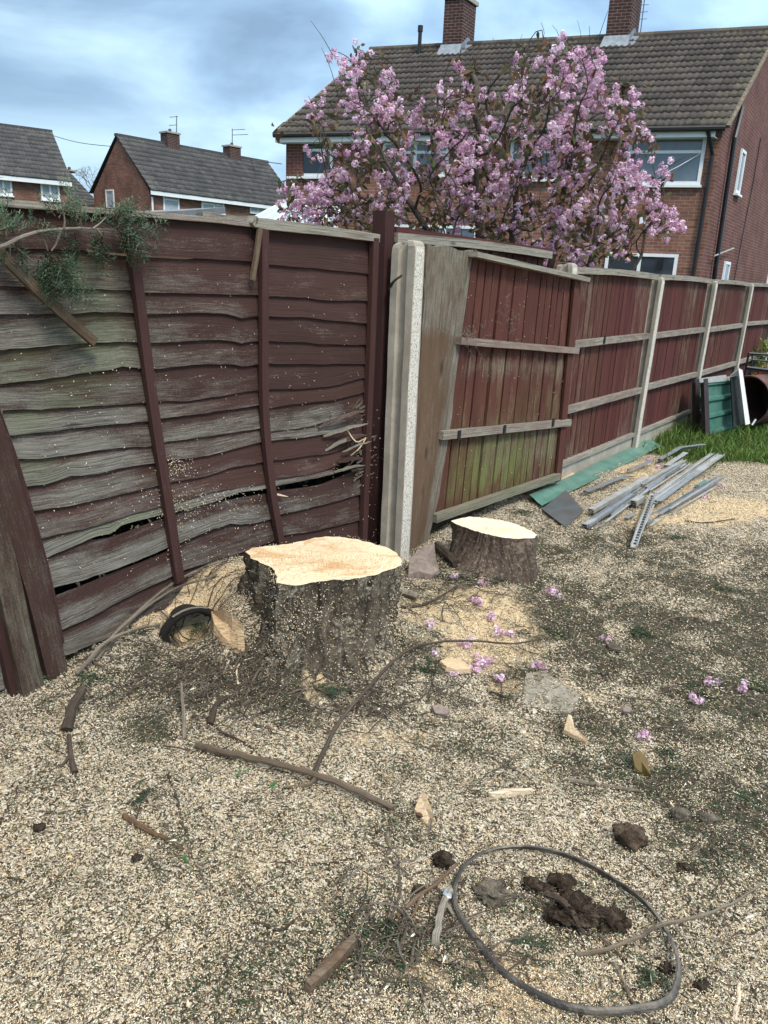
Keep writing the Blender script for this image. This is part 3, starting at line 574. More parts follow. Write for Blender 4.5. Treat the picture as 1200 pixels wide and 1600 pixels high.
# square timber post and slotted concrete post at the junction
uR = nrm([1.21, 1.75, 0]); nR = np.array([uR[1], -uR[0], 0])
mb = MB(); b = fp(586, 845, .0); t_ = fp(600, 330, .0)
beam(mb, subdiv([b-np.array([0, 0, .2]), t_], 12), .082, .085, nR*.3+nL*.7, (.5, .02, 0), .01); 
mb.build('fence_post', wood('junction_post_paint', (.034, .015, .014), (.062, .022, .020), (.08, .075, .06), (.13, .14, .10), -.02, 55), label='tall square maroon timber post next to the slotted concrete post', cat='fence post')
def concrete_post(base, top, name='concrete_post', label=None, group=None, wn=.13, wu=.105, w=1.0):
    base = np.array(base, float); top = np.array(top, float); ax_ = top-base; Lh = np.linalg.norm(ax_); a = nrm(ax_)
    n_ = nrm(nR-a*np.dot(nR, a)); u_ = nrm(np.cross(a, n_)); u_ = u_ if u_@uR > 0 else -u_
    o = thing(name, label, 'fence post', base, group)
    prof = [(-wu/2, -wn/2), (-wu/2, -.030), (-wu/2+.012, -.024), (-wu/2+.026, -.022), (-wu/2+.026, .022), (-wu/2+.012, .024), (-wu/2, .030), (-wu/2, wn/2), (wu/2, wn/2), (wu/2, .030), (wu/2-.026, .022), (wu/2-.026, -.022), (wu/2, -.030), (wu/2, -wn/2)]
    mb = MB(); n = 16; vs = []; gg = []
    hs = [0]+[Lh*.1*k for k in range(1, 10)]+[Lh-.05, Lh-.03, Lh-.014, Lh-.004, Lh]; sc2 = [1]*10+[1, .97, .9, .78, .6]
    for h, s in zip(hs, sc2):
        for (pu, pn_) in prof:
            jit = np.random.randn(3)*.0010; q = base+a*(h-(.012*(1 if pn_ < 0 else 0) if h > Lh-.06 else 0))+u_*pu*(.35+.65*s if s < 1 else 1)+n_*pn_*s+jit; vs.append(q); gg.append((h, pu, pn_))
    m_ = len(prof); K = len(hs); fs = [(i*m_+k, i*m_+(k+1) % m_, i*m_+m_+(k+1) % m_, i*m_+m_+k) for i in range(K-1) for k in range(m_)]
    fs.append(tuple((K-1)*m_+k for k in range(m_))); mb.add(vs, fs, gg); mb.build('shaft', M['concrete'], o)
    # exposed aggregate face: a rough sheet 2.5 mm proud
    mb = MB(); vs = []; Kk = 60
    for i in range(Kk+1):
        h = (Lh-.03)*i/Kk
        for j in range(9):
            f = j/8-.5; e_ = .003 if 0 < j < 8 and 0 < i < Kk else -.002
            vs.append(base+a*h+u_*f*(wu-.010)*(1 if i < Kk else .9)+n_*(wn/2+e_+(np.random.rand()-.5)*.0018))
    mb.add(vs, [(i*9+j, i*9+j+1, i*9+j+10, i*9+j+9) for i in range(Kk) for j in range(8)]); mb.build('pebbled_face', M['aggregate'], o)
    return o
jb = np.array([.075, 4.27, -.1]); jt = YP(639, 376, 4.30)
concrete_post(jb+uR*0, jt, label='slotted concrete fence post with a white pebbled face, behind the large stump', wn=.145, wu=.10)
mb = MB(); tube(mb, smoothpath([fp(608, 452, .06), fp(615, 440, .13), fp(628, 430, .18)], 6), .009, .006, 5, (.3, .2, 0), .2); mb.build('broken_stick', M['darkstick'], label='short dark broken stick wedged against the concrete post near its top', cat='stick')
# old plank, wide at the top
oP = np.array([.20, 4.42])
def pl(px, py, off=0.): a = oP+nR[:2]*off; return P(px, py, a, a+uR[:2])
mb = MB(); pts = [(668, 381), (700, 384), (745, 393), (740, 425), (722, 540), (700, 690), (688, 765), (664, 868), (638, 870), (637, 820), (645, 700), (655, 560), (662, 430)]
vs = []; top = [pl(*p_) for p_ in pts]
rows = []; 
lf = [(668, 381), (664, 450), (657, 560), (647, 690), (640, 790), (636, 885)]; rt_ = [(745, 394), (736, 460), (719, 560), (700, 690), (683, 790), (657, 885)]
nn = 26; gg = []; cc = []
for k in range(nn+1):
    f = k/nn*(len(lf)-1); i = min(len(lf)-2, int(f)); t_ = f-i; l = np.array(lf[i])*(1-t_)+np.array(lf[i+1])*t_; r_ = np.array(rt_[i])*(1-t_)+np.array(rt_[i+1])*t_
    for j in range(7):
        q = l+(r_-l)*j/6+(np.random.randn(2)*.25 if 0 < j < 6 else np.random.randn(2)*.5); q3 = pl(q[0], q[1]+(3*math.sin(j*1.9) if k == 0 else 0), .0); vs.append(q3)
        gg.append((k/nn*1.75, j/6*.25, 0)); cc.append((.5+.3*math.sin(j), .55*(1 if (k < 9 or j > 4) else .25)+.08*j/6, .15 if k < 6 else 0))
nb = len(vs); vs += [v-nR*.045 for v in vs]; gg += [(a, b_, .045) for a, b_, _ in gg]; cc += cc
fs = [(k*7+j, k*7+j+1, k*7+j+8, k*7+j+7) for k in range(nn) for j in range(6)]; fs += [tuple(nb+i for i in f[::-1]) for f in fs]
rim = [j for j in range(7)]+[k*7+6 for k in range(1, nn+1)]+[nn*7+j for j in range(5, -1, -1)]+[k*7 for k in range(nn-1, 0, -1)]
fs += [(rim[i], rim[(i+1) % len(rim)], nb+rim[(i+1) % len(rim)], nb+rim[i]) for i in range(len(rim))]; mb.add(vs, fs, gg, cc)
mb.build('timber_plank', M['oldwood'], label='wide old brown plank tapering downward, stood between concrete post and broken red panel', cat='plank')

# ------------------------------------------------------------------ closeboard panels
def closeboard(o, TL, TR, BL, BR, nb, wea, alg, nv, rnd=.02, mt='close', ws=None):
    TL, TR, BL, BR = [np.array(q, float) for q in (TL, TR, BL, BR)]; mb = MB()
    for k in range(nb):
        a, b = k/nb+.001, (k+1)/nb-.0150+random.uniform(-.004, .003); tz = random.uniform(-.008, .004); w0 = random.random(); al = max(0, alg+random.gauss(0, .22)) if alg > 0 else 0
        R_ = 12; vs = []; gg = []; cc = []; ro = np.random.rand()*20; bowk = random.gauss(0, .004); bt = random.gauss(0, .0022); bbm = random.gauss(0, .0022)
        for r_ in range(R_+1):
            v = r_/R_; bw = bowk*math.sin(math.pi*v)
            for (s, dd) in ((a-.002, -.034), (a, .012), (b, .020), (b, -.012), (b+.013, -.026), (b+.013, -.034)):
                ss = s+bt*v+bbm*(1-v); t_ = TL+(TR-TL)*ss; q_ = BL+(BR-BL)*ss; q = q_+(t_-q_)*v+nv*(dd+bw); vs.append(q); gg.append((v*np.linalg.norm(t_-q_)+ro, s*np.linalg.norm(BR-BL), dd))
                wv_, av = wea(v, (k+.5)/nb); cc.append((w0, wv_+rnd*random.gauss(0, 1)+.18*(w0-.5), av*min(1.3, max(0, .8+random.gauss(0, .15)))*(1 if al > .25 else .35)))
        fs = [(r_*6+i, r_*6+(i+1) % 6, r_*6+6+(i+1) % 6, r_*6+6+i) for r_ in range(R_) for i in range(6)]+[(0, 1, 2, 3, 4, 5)[::-1], tuple(R_*6+i for i in range(6))]; mb.add(vs, fs, gg, cc)
    mb.build('boards', M[mt], o)
def rail3(o, a, b, w, t, nv, wea=.3, grn=0., name='rail', mt='rail', label=None, wob=.08, sag=0.):
    mb = MB(); pp = subdiv([a, b], 12); pp = [q-np.array([0, 0, sag*math.sin(math.pi*i/12)]) for i, q in enumerate(pp)]; beam(mb, pp, w, t, nv, (random.random(), wea, grn), wob); return mb.build(name, M[mt], o, label=label)
# the loose panel hanging between the plank and the next post
oB = np.array([.33, 4.66]); dB = nrm([1.36-.33, 5.95-4.66, 0]); nB = np.array([dB[1], -dB[0], 0])
def bp(px, py, off=0.): a = oB+nB[:2]*off; return P(px, py, a, a+dB[:2])
bro = thing('closeboard_fence_panel', 'broken maroon closeboard panel hanging loose and tilted, with green algae on its lower boards', 'fence', (*oB, 0))
TL, TR, BL, BR = bp(722, 391), bp(906, 440), bp(679, 806), bp(874, 745)
def wea1(v, s): 
    lo = .62*math.exp(-((v-.20)/.13)**2)*(.4+.6*min(1, max(0, (s-.15)*4)))+.45*math.exp(-((v-.58)/.05)**2)+.45*math.exp(-((v-.98)/.05)**2)*s
    mid = .42*s*s*(1 if .3 < v < .6 else .3)
    return max(lo, mid), (.15+1.9*math.exp(-((v-.15)/.14)**2)*math.exp(-((s-.45)/.40)**2)+.35*s*math.exp(-((v-.4)/.12)**2))
closeboard(bro, TL, TR, BL, BR, 18, wea1, .5, nB)
rail3(bro, bp(738, 397, .05), bp(915, 437, .05), .030, .075, nB, .5, .25, 'cap_rail', label='grey mossy cap rail sloping down to the right')
rail3(bro, bp(716, 532, .045), bp(901, 548, .045), .045, .045, nB, .12, .1)
rail3(bro, bp(688, 680, .045), bp(889, 660, .045), .050, .045, nB, .3, .2)
rail3(bro, bp(678, 810, .045), bp(872, 744, .045), .050, .045, nB, .35, 1.1, 'bottom_rail', label='green mossy bottom rail')
mb = MB(); beam(mb, subdiv([bp(901, 436, .035), bp(871, 752, .035)], 10), .085, .020, nB, (.4, .05, .1), .02); mb.build('end_stile', M['close'], bro); mb = MB(); beam(mb, subdiv([bp(742, 392, .01), bp(680, 812, .01)], 8), .05, .03, nB, (.4, .05, .1), .02); mb.build('end_stile', M['close'], bro)
for x, y in ((717, 680), (788, 671), (864, 660)):
    mb = MB(); a = bp(x, y, .069); frame_box(mb, a-dB*.015-np.array([0, 0, .03]), dB*.03, np.array([0, 0, .06]), nB*.006); mb.build('bracket', M['blackmetal'], bro)
mb = MB()
for k in range(60):
    x, y = (random.gauss(735, 14), random.gauss(522, 7)) if k < 34 else (random.gauss(797, 5), random.gauss(505, 18)); p0 = bp(x, y, .06); pts_ = [p0]
    for _ in range(4): pts_.append(pts_[-1]+np.random.randn(3)*.018)
    tube(mb, smoothpath(pts_, 8), .0012, .0006, 3, (.6, .5, 0), caps=False)
mb.build('dead_ivy_stems', M['stick'], bro, kind='stuff')
# straight fence line: posts, bays
PB = np.array([.065, 4.28, 0]); stp = np.array([1.215, 1.745, 0]); topz = 1.70
def wea2(seed):
    rr_ = np.random.RandomState(seed); ph = rr_.rand()*6
    return lambda v, s: (-.02+.20*math.sin(s*9+ph)+.25*math.exp(-((v-.97)/.05)**2)+.25*math.exp(-((v-.03)/.07)**2)+.12*v, .22*max(0, math.sin(s*7+ph*2)))
posts_lab = ['concrete fence post standing behind the loose broken panel, only its top showing', 'pale slotted concrete post nearest the green sheet pile, right of the first full red bay', 'concrete post beside the gravel board end, left of the dark green corrugated panels', 'concrete post directly behind the dark green corrugated panels', 'concrete post rising behind the white strip and the rusty drum', 'far concrete fence post behind the black metal frame']
for k in range(1, 7):
    b = PB+stp*k; b[2] = float(H(b[0], b[1]))-.15; lean = [-.0, .035, .035, .025, .02, .0][k-1]
    concrete_post(b+np.array([-lean*.0, 0, 0]), b+np.array([lean*.9, 0, 1.86 if k > 1 else 1.90]), label=posts_lab[k-1], group='concrete posts of the right fence')
bay_lab = ['red closeboard fence panel hidden behind the broken loose panel', 'first full red closeboard bay right of the broken panel, above the low gravel board', 'second full red closeboard bay, ending behind the green corrugated panels', 'third closeboard bay, behind the brown edges of the corrugated panels', 'fourth closeboard bay, greyish and narrow, behind the black board', 'farthest closeboard bay, at the right edge behind the rusty drum']
for k in range(0, 6):
    a = PB+stp*k+uR*.05-nR*(.16 if k == 0 else 0); b = PB+stp*(k+1)-uR*.05-nR*(.16 if k == 0 else 0); za, zb = float(H(a[0], a[1])), float(H(b[0], b[1]))
    o = thing('closeboard_fence_panel', bay_lab[k], 'fence', (*((a+b)/2)[:2], 0), 'closeboard bays of the right fence'); hi = topz if k else 1.80
    up = lambda z: np.array([0, 0, z]); lo = .16
    closeboard(o, a+up(hi)-nR*.012, b+up(hi)-nR*.012, a+up(lo)-nR*.012, b+up(lo)-nR*.012, 19, wea2(k+3), .3, nR)
    rail3(o, a+up(hi+.0)+nR*.02, b+up(hi-.0)+nR*.02, .05, .075, nR, .5, .2, 'cap_rail', sag=-.012)
    if k == 0: rail3(o, a+up(hi+.03)+nR*.0, b+up(hi+.02)+nR*.0, .05, .09, nR, .1, .0, 'cap_rail', mt='close')
    for z in ((1.15, .62) if k else ()): rail3(o, a+up(z+random.uniform(-.02, .02))+nR*.03, b+up(z)+nR*.03, .055, .05, nR, .25+.05*k, 0)
    rail3(o, a+up(lo+.01)+nR*.02, b+up(lo+.01)+nR*.02, .035, .06, nR, .5, .1, 'bottom_rail')
    mb = MB(); frame_box(mb, a+up(-.15)-nR*.02, b-a, up(.145+.15), nR*.045, (.5, 0, 0)); mb.build('gravel_board', M['concrete'], o)
    if k in (1,):
        mb = MB(); q = a*.62+b*.38+up(1.13)+nR*.06; frame_box(mb, q-uR*.015, uR*.03, up(.07), nR*.006); mb.build('bracket', M['blackmetal'], o)
# ------------------------------------------------------------------ stumps
def stump(name, label, outline, ztop, base_c, base_r, flare, cutm, barkm, tilt=None, seed=0, hb=-.12, rough=1.):
    top = np.array([G(a, b, ztop if tilt is None else tilt(a, b)) for a, b in outline]); c = top.mean(0)
    th = np.arctan2(top[:, 1]-c[1], top[:, 0]-c[0]); o_ = np.argsort(th); th = th[o_]; top = top[o_]; n = 150
    tq = np.linspace(-math.pi, math.pi, n, endpoint=False); te = np.concatenate([th-2*math.pi, th, th+2*math.pi]); T3 = np.concatenate([top]*3)
    ring = np.stack([np.interp(tq, te, T3[:, k]) for k in range(3)], -1); base = np.array([*base_c, hb]); o = thing(name, label, 'tree stump', base)
    rag = np.array([.010*mnoise.noise((math.cos(t_)*9, math.sin(t_)*9, seed)) for t_ in tq]); ring += ((ring-c)/np.linalg.norm(ring-c, axis=1)[:, None])*rag[:, None]
    mb = MB(); K = 46; vs = []; gg = []
    for i in range(K+1):
        f = i/K; v = 1-f
        for j in range(n):
            d = ring[j]-c; R0 = np.linalg.norm(d[:2]); dd = np.array([math.cos(tq[j]), math.sin(tq[j])])
            lob = 1+.20*flare*(mnoise.noise((dd[0]*1.7+seed, dd[1]*1.7, 0)))*v*2+.10*mnoise.noise((dd[0]*4+seed, dd[1]*4, v*.6))*v
            rb = base_r*lob*(1+flare*max(0, v-.30)**2*3.6); k = v**1.25
            xy = (np.array(ring[j][:2]))*(1-k)+(np.array(base_c)+dd*rb)*k; z = ring[j][2]*(f)+hb*v
            sp_ = tq[j]+.35*v; e_ = rough*.035*mnoise.noise((dd[0]*3.2+seed, dd[1]*3.2, v*1.1))*min(1, v*6)+1.9*rough*(.018*mnoise.noise((math.cos(sp_)*11+seed, math.sin(sp_)*11, v*1.6))+.010*mnoise.noise((math.cos(sp_)*30, math.sin(sp_)*30+seed, v*5))+.006*mnoise.noise((math.cos(sp_)*60, math.sin(sp_)*60+seed, v*14)))*min(1, v*12+.12)
            xy = xy+dd*(e_-.004*min(1, v*8)); vs.append((*xy, z)); gg.append((dd[0]*R0+seed, dd[1]*R0, z))
    mb.add(vs, [(i*n+j, i*n+(j+1) % n, i*n+n+(j+1) % n, i*n+n+j) for i in range(K) for j in range(n)], gg); mb.build('bark', barkm, o, smooth=True)
    mb = MB(); vs = []; gg = []; Rg = 26
    for i in range(Rg):
        f = 1-i/Rg
        for j in range(n):
            q = c+(ring[j]-c)*f*(.995 if i == 0 else 1); zz = .004*mnoise.noise((q[0]*7, q[1]*7, seed))+.0035*mnoise.noise((q[0]*40, q[1]*16, seed))+.004*(mnoise.noise((q[0]*3, q[1]*9, 5+seed)) > .22)
            q = q+np.array([0, 0, zz*(1 if i else .3)+.001]); vs.append(q); gg.append((q[0]-c[0], q[1]-c[1], 0))
    vs.append(c+np.array([0, 0, .003])); gg.append((0, 0, 0)); fs = [(i*n+j, i*n+(j+1) % n, (i+1)*n+(j+1) % n, (i+1)*n+j) for i in range(Rg-1) for j in range(n)]+[((Rg-1)*n+j, (Rg-1)*n+(j+1) % n, Rg*n) for j in range(n)]
    mb.add(vs, fs, gg); mb.build('cut_face', cutm, o, smooth=True); return o, ring, c
ol1 = [(384, 862), (394, 856), (420, 853), (452, 850), (470, 846), (495, 840), (520, 838), (548, 841), (560, 843), (580, 849), (604, 855), (618, 863), (628, 874), (627, 884), (612, 890), (598, 893), (592, 898), (565, 903), (540, 906), (500, 909), (480, 912), (464, 916), (445, 914), (432, 911), (433, 901), (430, 893), (420, 885), (405, 879), (392, 872)]
b1 = at(495, 975)
so1, ring1, c1 = stump('tree_stump', 'large freshly cut stump with rough grey bark and pale top, before the concrete post', ol1, .43, (c1x := G(500, 878, .43)[0]-.01, G(500, 878, .43)[1]-.02), .36, .30, M['cut1'], M['bark'], seed=1)
ol2 = [(703, 814), (715, 811), (735, 808), (760, 810), (785, 813), (810, 820), (832, 830), (839, 836), (836, 841), (815, 842), (790, 841), (765, 836), (740, 829), (715, 820)]
so2, ring2, c2_ = stump('tree_stump', 'smaller dark brown tree stump with slanted cream top, below the hanging broken panel', ol2, .25, (G(772, 828, .24)[0]+.02, G(772, 828, .24)[1]-.03), .31, .22, M['cut2'], M['bark2'], tilt=lambda a, b: .245+.03*(a-770)/70, seed=5, rough=.4)
# flakes on the bark, the cut faces and the fence
pts_ = []; 
def near_stump(me_o, n, pw):
    me = me_o.data; vs = np.array([v.co[:] for v in me.vertices])+WL[me_o.name]; nn_ = np.array([v.normal[:] for v in me.vertices]); z0, z1 = vs[:, 2].min(), vs[:, 2].max()
    w = (1-(vs[:, 2]-z0)/(z1-z0))**pw+.08; w *= np.array([.12+max(0, .5+1.6*mnoise.noise((v_[0]*5, v_[1]*5, v_[2]*4)))**3 for v_ in vs]); w /= w.sum(); k = rng.choice(len(vs), n, p=w); return vs[k]+nn_[k]*.003+rng.normal(0, .006, (n, 3))
pk = near_stump([c for c in so1.children if c.name.startswith('bark')][0], 26000, 1.5); pk2 = near_stump([c for c in so2.children if c.name.startswith('bark')][0], 900, 2.5)
fl = []
for _ in range(900):
    x, y = random.choice([(random.gauss(285, 25), random.gauss(795, 14)), (random.gauss(330, 60), random.gauss(780, 10)), (random.uniform(60, 570), random.uniform(560, 900)), (random.uniform(260, 440), random.gauss(850, 30)), (random.gauss(275, 14), random.gauss(728, 10)), (random.uniform(60, 560), random.uniform(640, 900))]); fl.append(fp(x, y, .028))
for _ in range(90): fl.append(fp(random.uniform(0, 560), random.uniform(420, 640), .027))
for _ in range(60): fl.append(fp(random.gauss(585, 12), random.uniform(640, 840), .065))
for _ in range(110): fl.append(bp(random.uniform(700, 880), random.uniform(430, 780), .026))
fl = np.array(fl); Pc = np.concatenate([pk, pk2, fl]); n = len(Pc); yaw = rng.uniform(0, 6.28, n); pit = rng.normal(0, .8, n)
slivers(Pc, rng.uniform(.005, .014, n), rng.uniform(.003, .006, n), rng.uniform(.001, .003, n), yaw, pit, PAL[rng.choice(6, n)]*rng.uniform(.7, 1.05, (n, 1)), 'clinging_wood_flakes', M['chip'], 'pale flakes stuck to bark and fence boards')
n = 2600; k = rng.integers(0, len(ring1), n); f = np.sqrt(rng.random(n))*.93; Pc = c1+(ring1[k]-c1)*f[:, None]+np.array([0, 0, .008]); keep = rng.random(n) < (.18+.8*np.exp(-((Pc[:, 1]-c1[1]+.05)/.09)**2)); Pc = Pc[keep]; n = len(Pc)
slivers(Pc, rng.uniform(.004, .011, n), rng.uniform(.002, .005, n), rng.uniform(.001, .003, n), rng.uniform(0, 6.28, n), rng.normal(0, .4, n), np.array([(.66, .43, .22), (.74, .55, .33), (.80, .64, .44)])[rng.integers(0, 3, n)], 'sawdust_on_stump', M['chip'], 'orange sawdust crumbs on the sawn stump top')

# ------------------------------------------------------------------ main house
hA = np.array([-3.253, 21.827, 0]); hB = np.array([6.975, 18.31, 0]); hu = nrm(hB-hA); hw = nrm(np.array([-hu[1], hu[0], 0])+.235*hu); HL = np.linalg.norm(hB-hA)
EZ = 5.0; RZ = 7.85; HD = 8.4; OV = .32
house = thing('brick_house', 'large red brick house with brown tiled roof and two chimneys, behind the blossom tree', 'house', (*((hA+hB)/2)[:2], 0))
wA = hA+hw*OV+hu*.12; wB = hB+hw*OV-hu*.12; RD = 11.5; wC = wB+hw*(RD-2*OV); wD = wA+hw*(RD-2*OV)
def wallquad(mb, a, b, z0, z1, thick, nv):
    a = np.array(a, float); b = np.array(b, float); l = np.linalg.norm(b-a)
    vs = [a+up(z0), b+up(z0), b+up(z1), a+up(z1)]; gg = [(0, z0, 0), (l, z0, 0), (l, z1, 0), (0, z1, 0)]; mb.add(vs, [(0, 1, 2, 3)], gg)
mb = MB(); wallquad(mb, wA, wB, -.3, EZ-.05, 0, None); mb.build('front_wall', M['brick'], house)
def gable(o, a, b, ez, rz, mt, name='side_wall', z0=-.3, fm=None):
    a = np.array(a, float); b = np.array(b, float); fm = .5 if fm is None else fm; mid = a+(b-a)*fm; l = np.linalg.norm(b-a); mb = MB()
    mb.add([a+up(z0), b+up(z0), b+up(ez), mid+up(rz), a+up(ez)], [(0, 1, 2, 3, 4)], [(0, z0, 0), (l, z0, 0), (l, ez, 0), (l*fm, rz, 0), (0, ez, 0)]); return mb.build(name, mt, o)
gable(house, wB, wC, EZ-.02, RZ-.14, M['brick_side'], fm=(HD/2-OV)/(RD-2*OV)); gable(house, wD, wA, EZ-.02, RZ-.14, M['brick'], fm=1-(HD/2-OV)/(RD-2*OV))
mb = MB(); wallquad(mb, wC, wD, -.3, EZ-.05, 0, None); mb.build('rear_wall', M['brick'], house)
# a projecting brick pier strip at both corners (reads as the darker quoin in the photo)
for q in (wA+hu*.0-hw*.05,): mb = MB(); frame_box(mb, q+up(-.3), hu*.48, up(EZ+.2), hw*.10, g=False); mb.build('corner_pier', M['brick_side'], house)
# tiles
def tiles(o, a, u, slope, length, sl, tw=.30, gauge=.335, mt=None, name='roof_tiles', roll=.034, lip=.052, nvx=9):
    """a: eaves left corner, u: along the eave, slope: up-slope unit, real tiles course by course"""
    nn_ = nrm(np.cross(u, slope)); mb_v = []; mb_f = []; col = []
    nc = int(round(length/tw)); nr = int(round(sl/gauge)); tw = length/nc; gauge = sl/nr
    for r_ in range(nr):
        for c_ in range(nc):
            rc = rng.random(); ms = .9*max(0, 1-abs(c_-nc)/3.)+.7*max(0, 1-c_/3)+.6*max(0, (r_-nr+3)/3)+.5*max(0, 1-r_/2.) + rng.random()*.7; b_ = len(mb_v); jz = rng.normal(0, .003); jt = rng.normal(0, .004)
            for row, (t_, zz) in enumerate(((-.035+jt, 0.), (-.035+jt, lip), (gauge*1.02, .004))):
                for k in range(nvx):
                    f = k/(nvx-1); prof = roll*(math.exp(-((f-.25)/.15)**2)+ .0*f)+roll*.9*math.exp(-((f-.78)/.16)**2)*1.0 - roll*.25
                    p = a+u*(c_*tw+f*tw*1.01)+slope*(r_*gauge+t_)+nn_*((zz+prof+jz) if row else prof-.012); mb_v.append(p); col.append((rc, ms*.5, 0))
            for row in range(2):
                for k in range(nvx-1): i0 = b_+row*nvx+k; mb_f.append((i0, i0+1, i0+nvx+1, i0+nvx))
    return npmesh(name, np.array(mb_v), np.array(mb_f), np.array(col), mt, parent=o)
sF = nrm(hw*(HD/2)+up(RZ-EZ)); SLn = np.linalg.norm(hw*(HD/2)+up(RZ-EZ)); sBk = nrm(-hw*(HD/2)+up(RZ-EZ))
tiles(house, hA+up(EZ), hu, sF, HL+.0, SLn, mt=M['tile'])
mb = MB(); r0 = hA+hw*HD/2+up(RZ-.04); r1 = hB+hw*HD/2+up(RZ-.04)
mb.add([hA+hw*RD+up(EZ), hB+hw*RD+up(EZ), r1, r0], [(0, 1, 2, 3)], None, (.4, .1, 0)); 
mb.build('rear_roof_slope', M['tile'], house)
mb = MB(); mb.add([hA+hw*.02+up(EZ-.035), hB+hw*.02+up(EZ-.035), r1-up(.03), r0-up(.03)], [(0, 1, 2, 3)], None, (.1, .0, 0)); mb.build('roof_underlay', M['black'], house)
mb = MB(); n = 26
for k in range(n): p0 = r0+(r1-r0)*k/n; p1 = r0+(r1-r0)*(k+1)/n; tube(mb, [p0+up(.03+.006*random.random()), p1+hu*.02+up(.03+.006*random.random())], .115, .115, 10, (random.random(), random.random()*.8, 0))
mb.build('ridge_tiles', M['tile'], house)
mb = MB()
for (a_, s_) in ((hB, 1), (hA, -1)): beam(mb, [a_+hu*.03*s_+up(EZ-.02), a_+hu*.03*s_+hw*HD/2+up(RZ-.02)], .06, .10, hu, (.3, .8, 0)) if s_ == 1 else None
mb.build('verge_mortar', M['rock'], house)
mb = MB(); beam(mb, [hA+hw*HD/2-hu*.03+up(RZ-.02), hA-hu*.03+up(EZ-.02)], .06, .10, hu); mb.build('verge_mortar', M['rock'], house)
mb = MB(); frame_box(mb, hA+hw*.0+up(EZ-.22), hu*(HL-.2), up(.17), hw*.03); mb.build('fascia', M['white'], house)
mb = MB(); frame_box(mb, hA+hw*.03+up(EZ-.22), hu*(HL-.2), up(.02), hw*(OV)); mb.build('soffit', M['white'], house)
mb = MB(); tube(mb, [hA-hw*.07+up(EZ-.06), hB-hw*.07+up(EZ-.06)], .06, .06, 8); mb.build('gutter', M['black'], house)
def chim(o, px0, px1, pyb, ztop, dep, mt=M['brick_dark'], ra=None, rb=None, flash=True, pots=0, pl_=None, un=None, wn=None, cap=.10):
    un = hu if un is None else un; wn = hw if wn is None else wn
    a = P(px0, pyb, ra, rb); b = P(px1, pyb, ra, rb); w_ = abs(np.dot(b-a, un)); c0 = np.array([a[0], a[1], 0])-wn*dep/2; z0 = ra[2]-.45
    mb = MB()
    for (p, q) in ((c0, c0+un*w_), (c0+un*w_, c0+un*w_+wn*dep), (c0+un*w_+wn*dep, c0+wn*dep), (c0+wn*dep, c0)): wallquad(mb, p, q, z0, ztop, 0, None)
    mb.add([c0+up(ztop), c0+un*w_+up(ztop), c0+un*w_+wn*dep+up(ztop), c0+wn*dep+up(ztop)], [(0, 1, 2, 3)])
    ch = mb.build('chimney', mt, o)
    mb = MB(); frame_box(mb, c0-un*.05-wn*.05+up(ztop+.002), un*(w_+.1), wn*(dep+.1), up(cap)); mb.build('chimney_cap', M['concrete'], ch)
    if flash:
        mb = MB(); q = c0-un*.10-wn*.05
        sl = (RZ-EZ)/(HD/2); zf = ra[2]-sl*(dep/2+.18)
        vs = [c0-un*.06-wn*.20+up(zf+.06), c0+un*(w_+.06)-wn*.20+up(zf+.06), c0+un*(w_+.03)-wn*.01+up(zf+.36), c0-un*.03-wn*.01+up(zf+.36)]; mb.add(vs+[v+up(.02) for v in vs], BOXF if 0 else [(0, 1, 2, 3), (7, 6, 5, 4), (0, 4, 5, 1), (1, 5, 6, 2), (2, 6, 7, 3), (3, 7, 4, 0)])
        mb.build('lead_apron', M['lead'], ch)
        mb = MB()
        for k in range(5):
            f0 = k/5*dep*.55; f1 = (k+1.2)/5*dep*.55; zz = lambda f: ra[2]-sl*abs(dep/2-f)+.10
            p0 = c0+un*(w_+.004)+wn*f0; p1 = c0+un*(w_+.004)+wn*f1; th_ = un*.02
            vs = [p0+up(zz(f0)-.04), p1+up(zz(f0)-.0), p1+up(zz(f1)+.16), p0+up(zz(f0)+.16)]; vs2 = [v+th_*(1+k*.15) for v in vs]; mb.add(vs+vs2, [(0, 1, 2, 3), (7, 6, 5, 4), (0, 4, 5, 1), (1, 5, 6, 2), (2, 6, 7, 3), (3, 7, 4, 0)])
        p0 = c0+un*(w_+.02)-wn*.16; vs = [p0+up(ra[2]-sl*(dep/2+.16)+.05), p0+un*.16+up(ra[2]-sl*(dep/2+.16)+.05), p0+un*.16+wn*(dep*.6)+up(ra[2]-sl*.08*dep+.07), p0+wn*(dep*.6)+up(ra[2]-sl*.08*dep+.07)]
        mb.add(vs+[v+up(.03) for v in vs], [(3, 2, 1, 0), (4, 5, 6, 7), (0, 4, 5, 1), (1, 5, 6, 2), (2, 6, 7, 3), (3, 7, 4, 0)])
        mb.build('lead_flashing', M['lead'], ch)
    for k in range(pots): mb = MB(); q = c0+un*w_*(k+1)/(pots+1)+wn*dep/2; tube(mb, [q+up(ztop+cap), q+up(ztop+cap+.16)], .09, .075, 8); mb.build('chimney_pot', M['rust'], ch)
    return ch
ra, rb = r0, r1
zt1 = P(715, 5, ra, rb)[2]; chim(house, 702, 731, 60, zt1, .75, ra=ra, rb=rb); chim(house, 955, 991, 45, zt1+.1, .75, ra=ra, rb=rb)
mb = MB(); q = P(665, 80, ra, rb); tube(mb, [q-hw*.35-up(.4), q-hw*.35+up(.42)], .055, .055, 10); tube(mb, [q-hw*.35+up(.40), q-hw*.35+up(.55)], .075, .075, 10); mb.build('vent_pipe', M['black'], house)
mb = MB(); q = P(1002, 40, ra, rb); tube(mb, [q-up(.2), q+up(1.4)], .015, .015, 5)
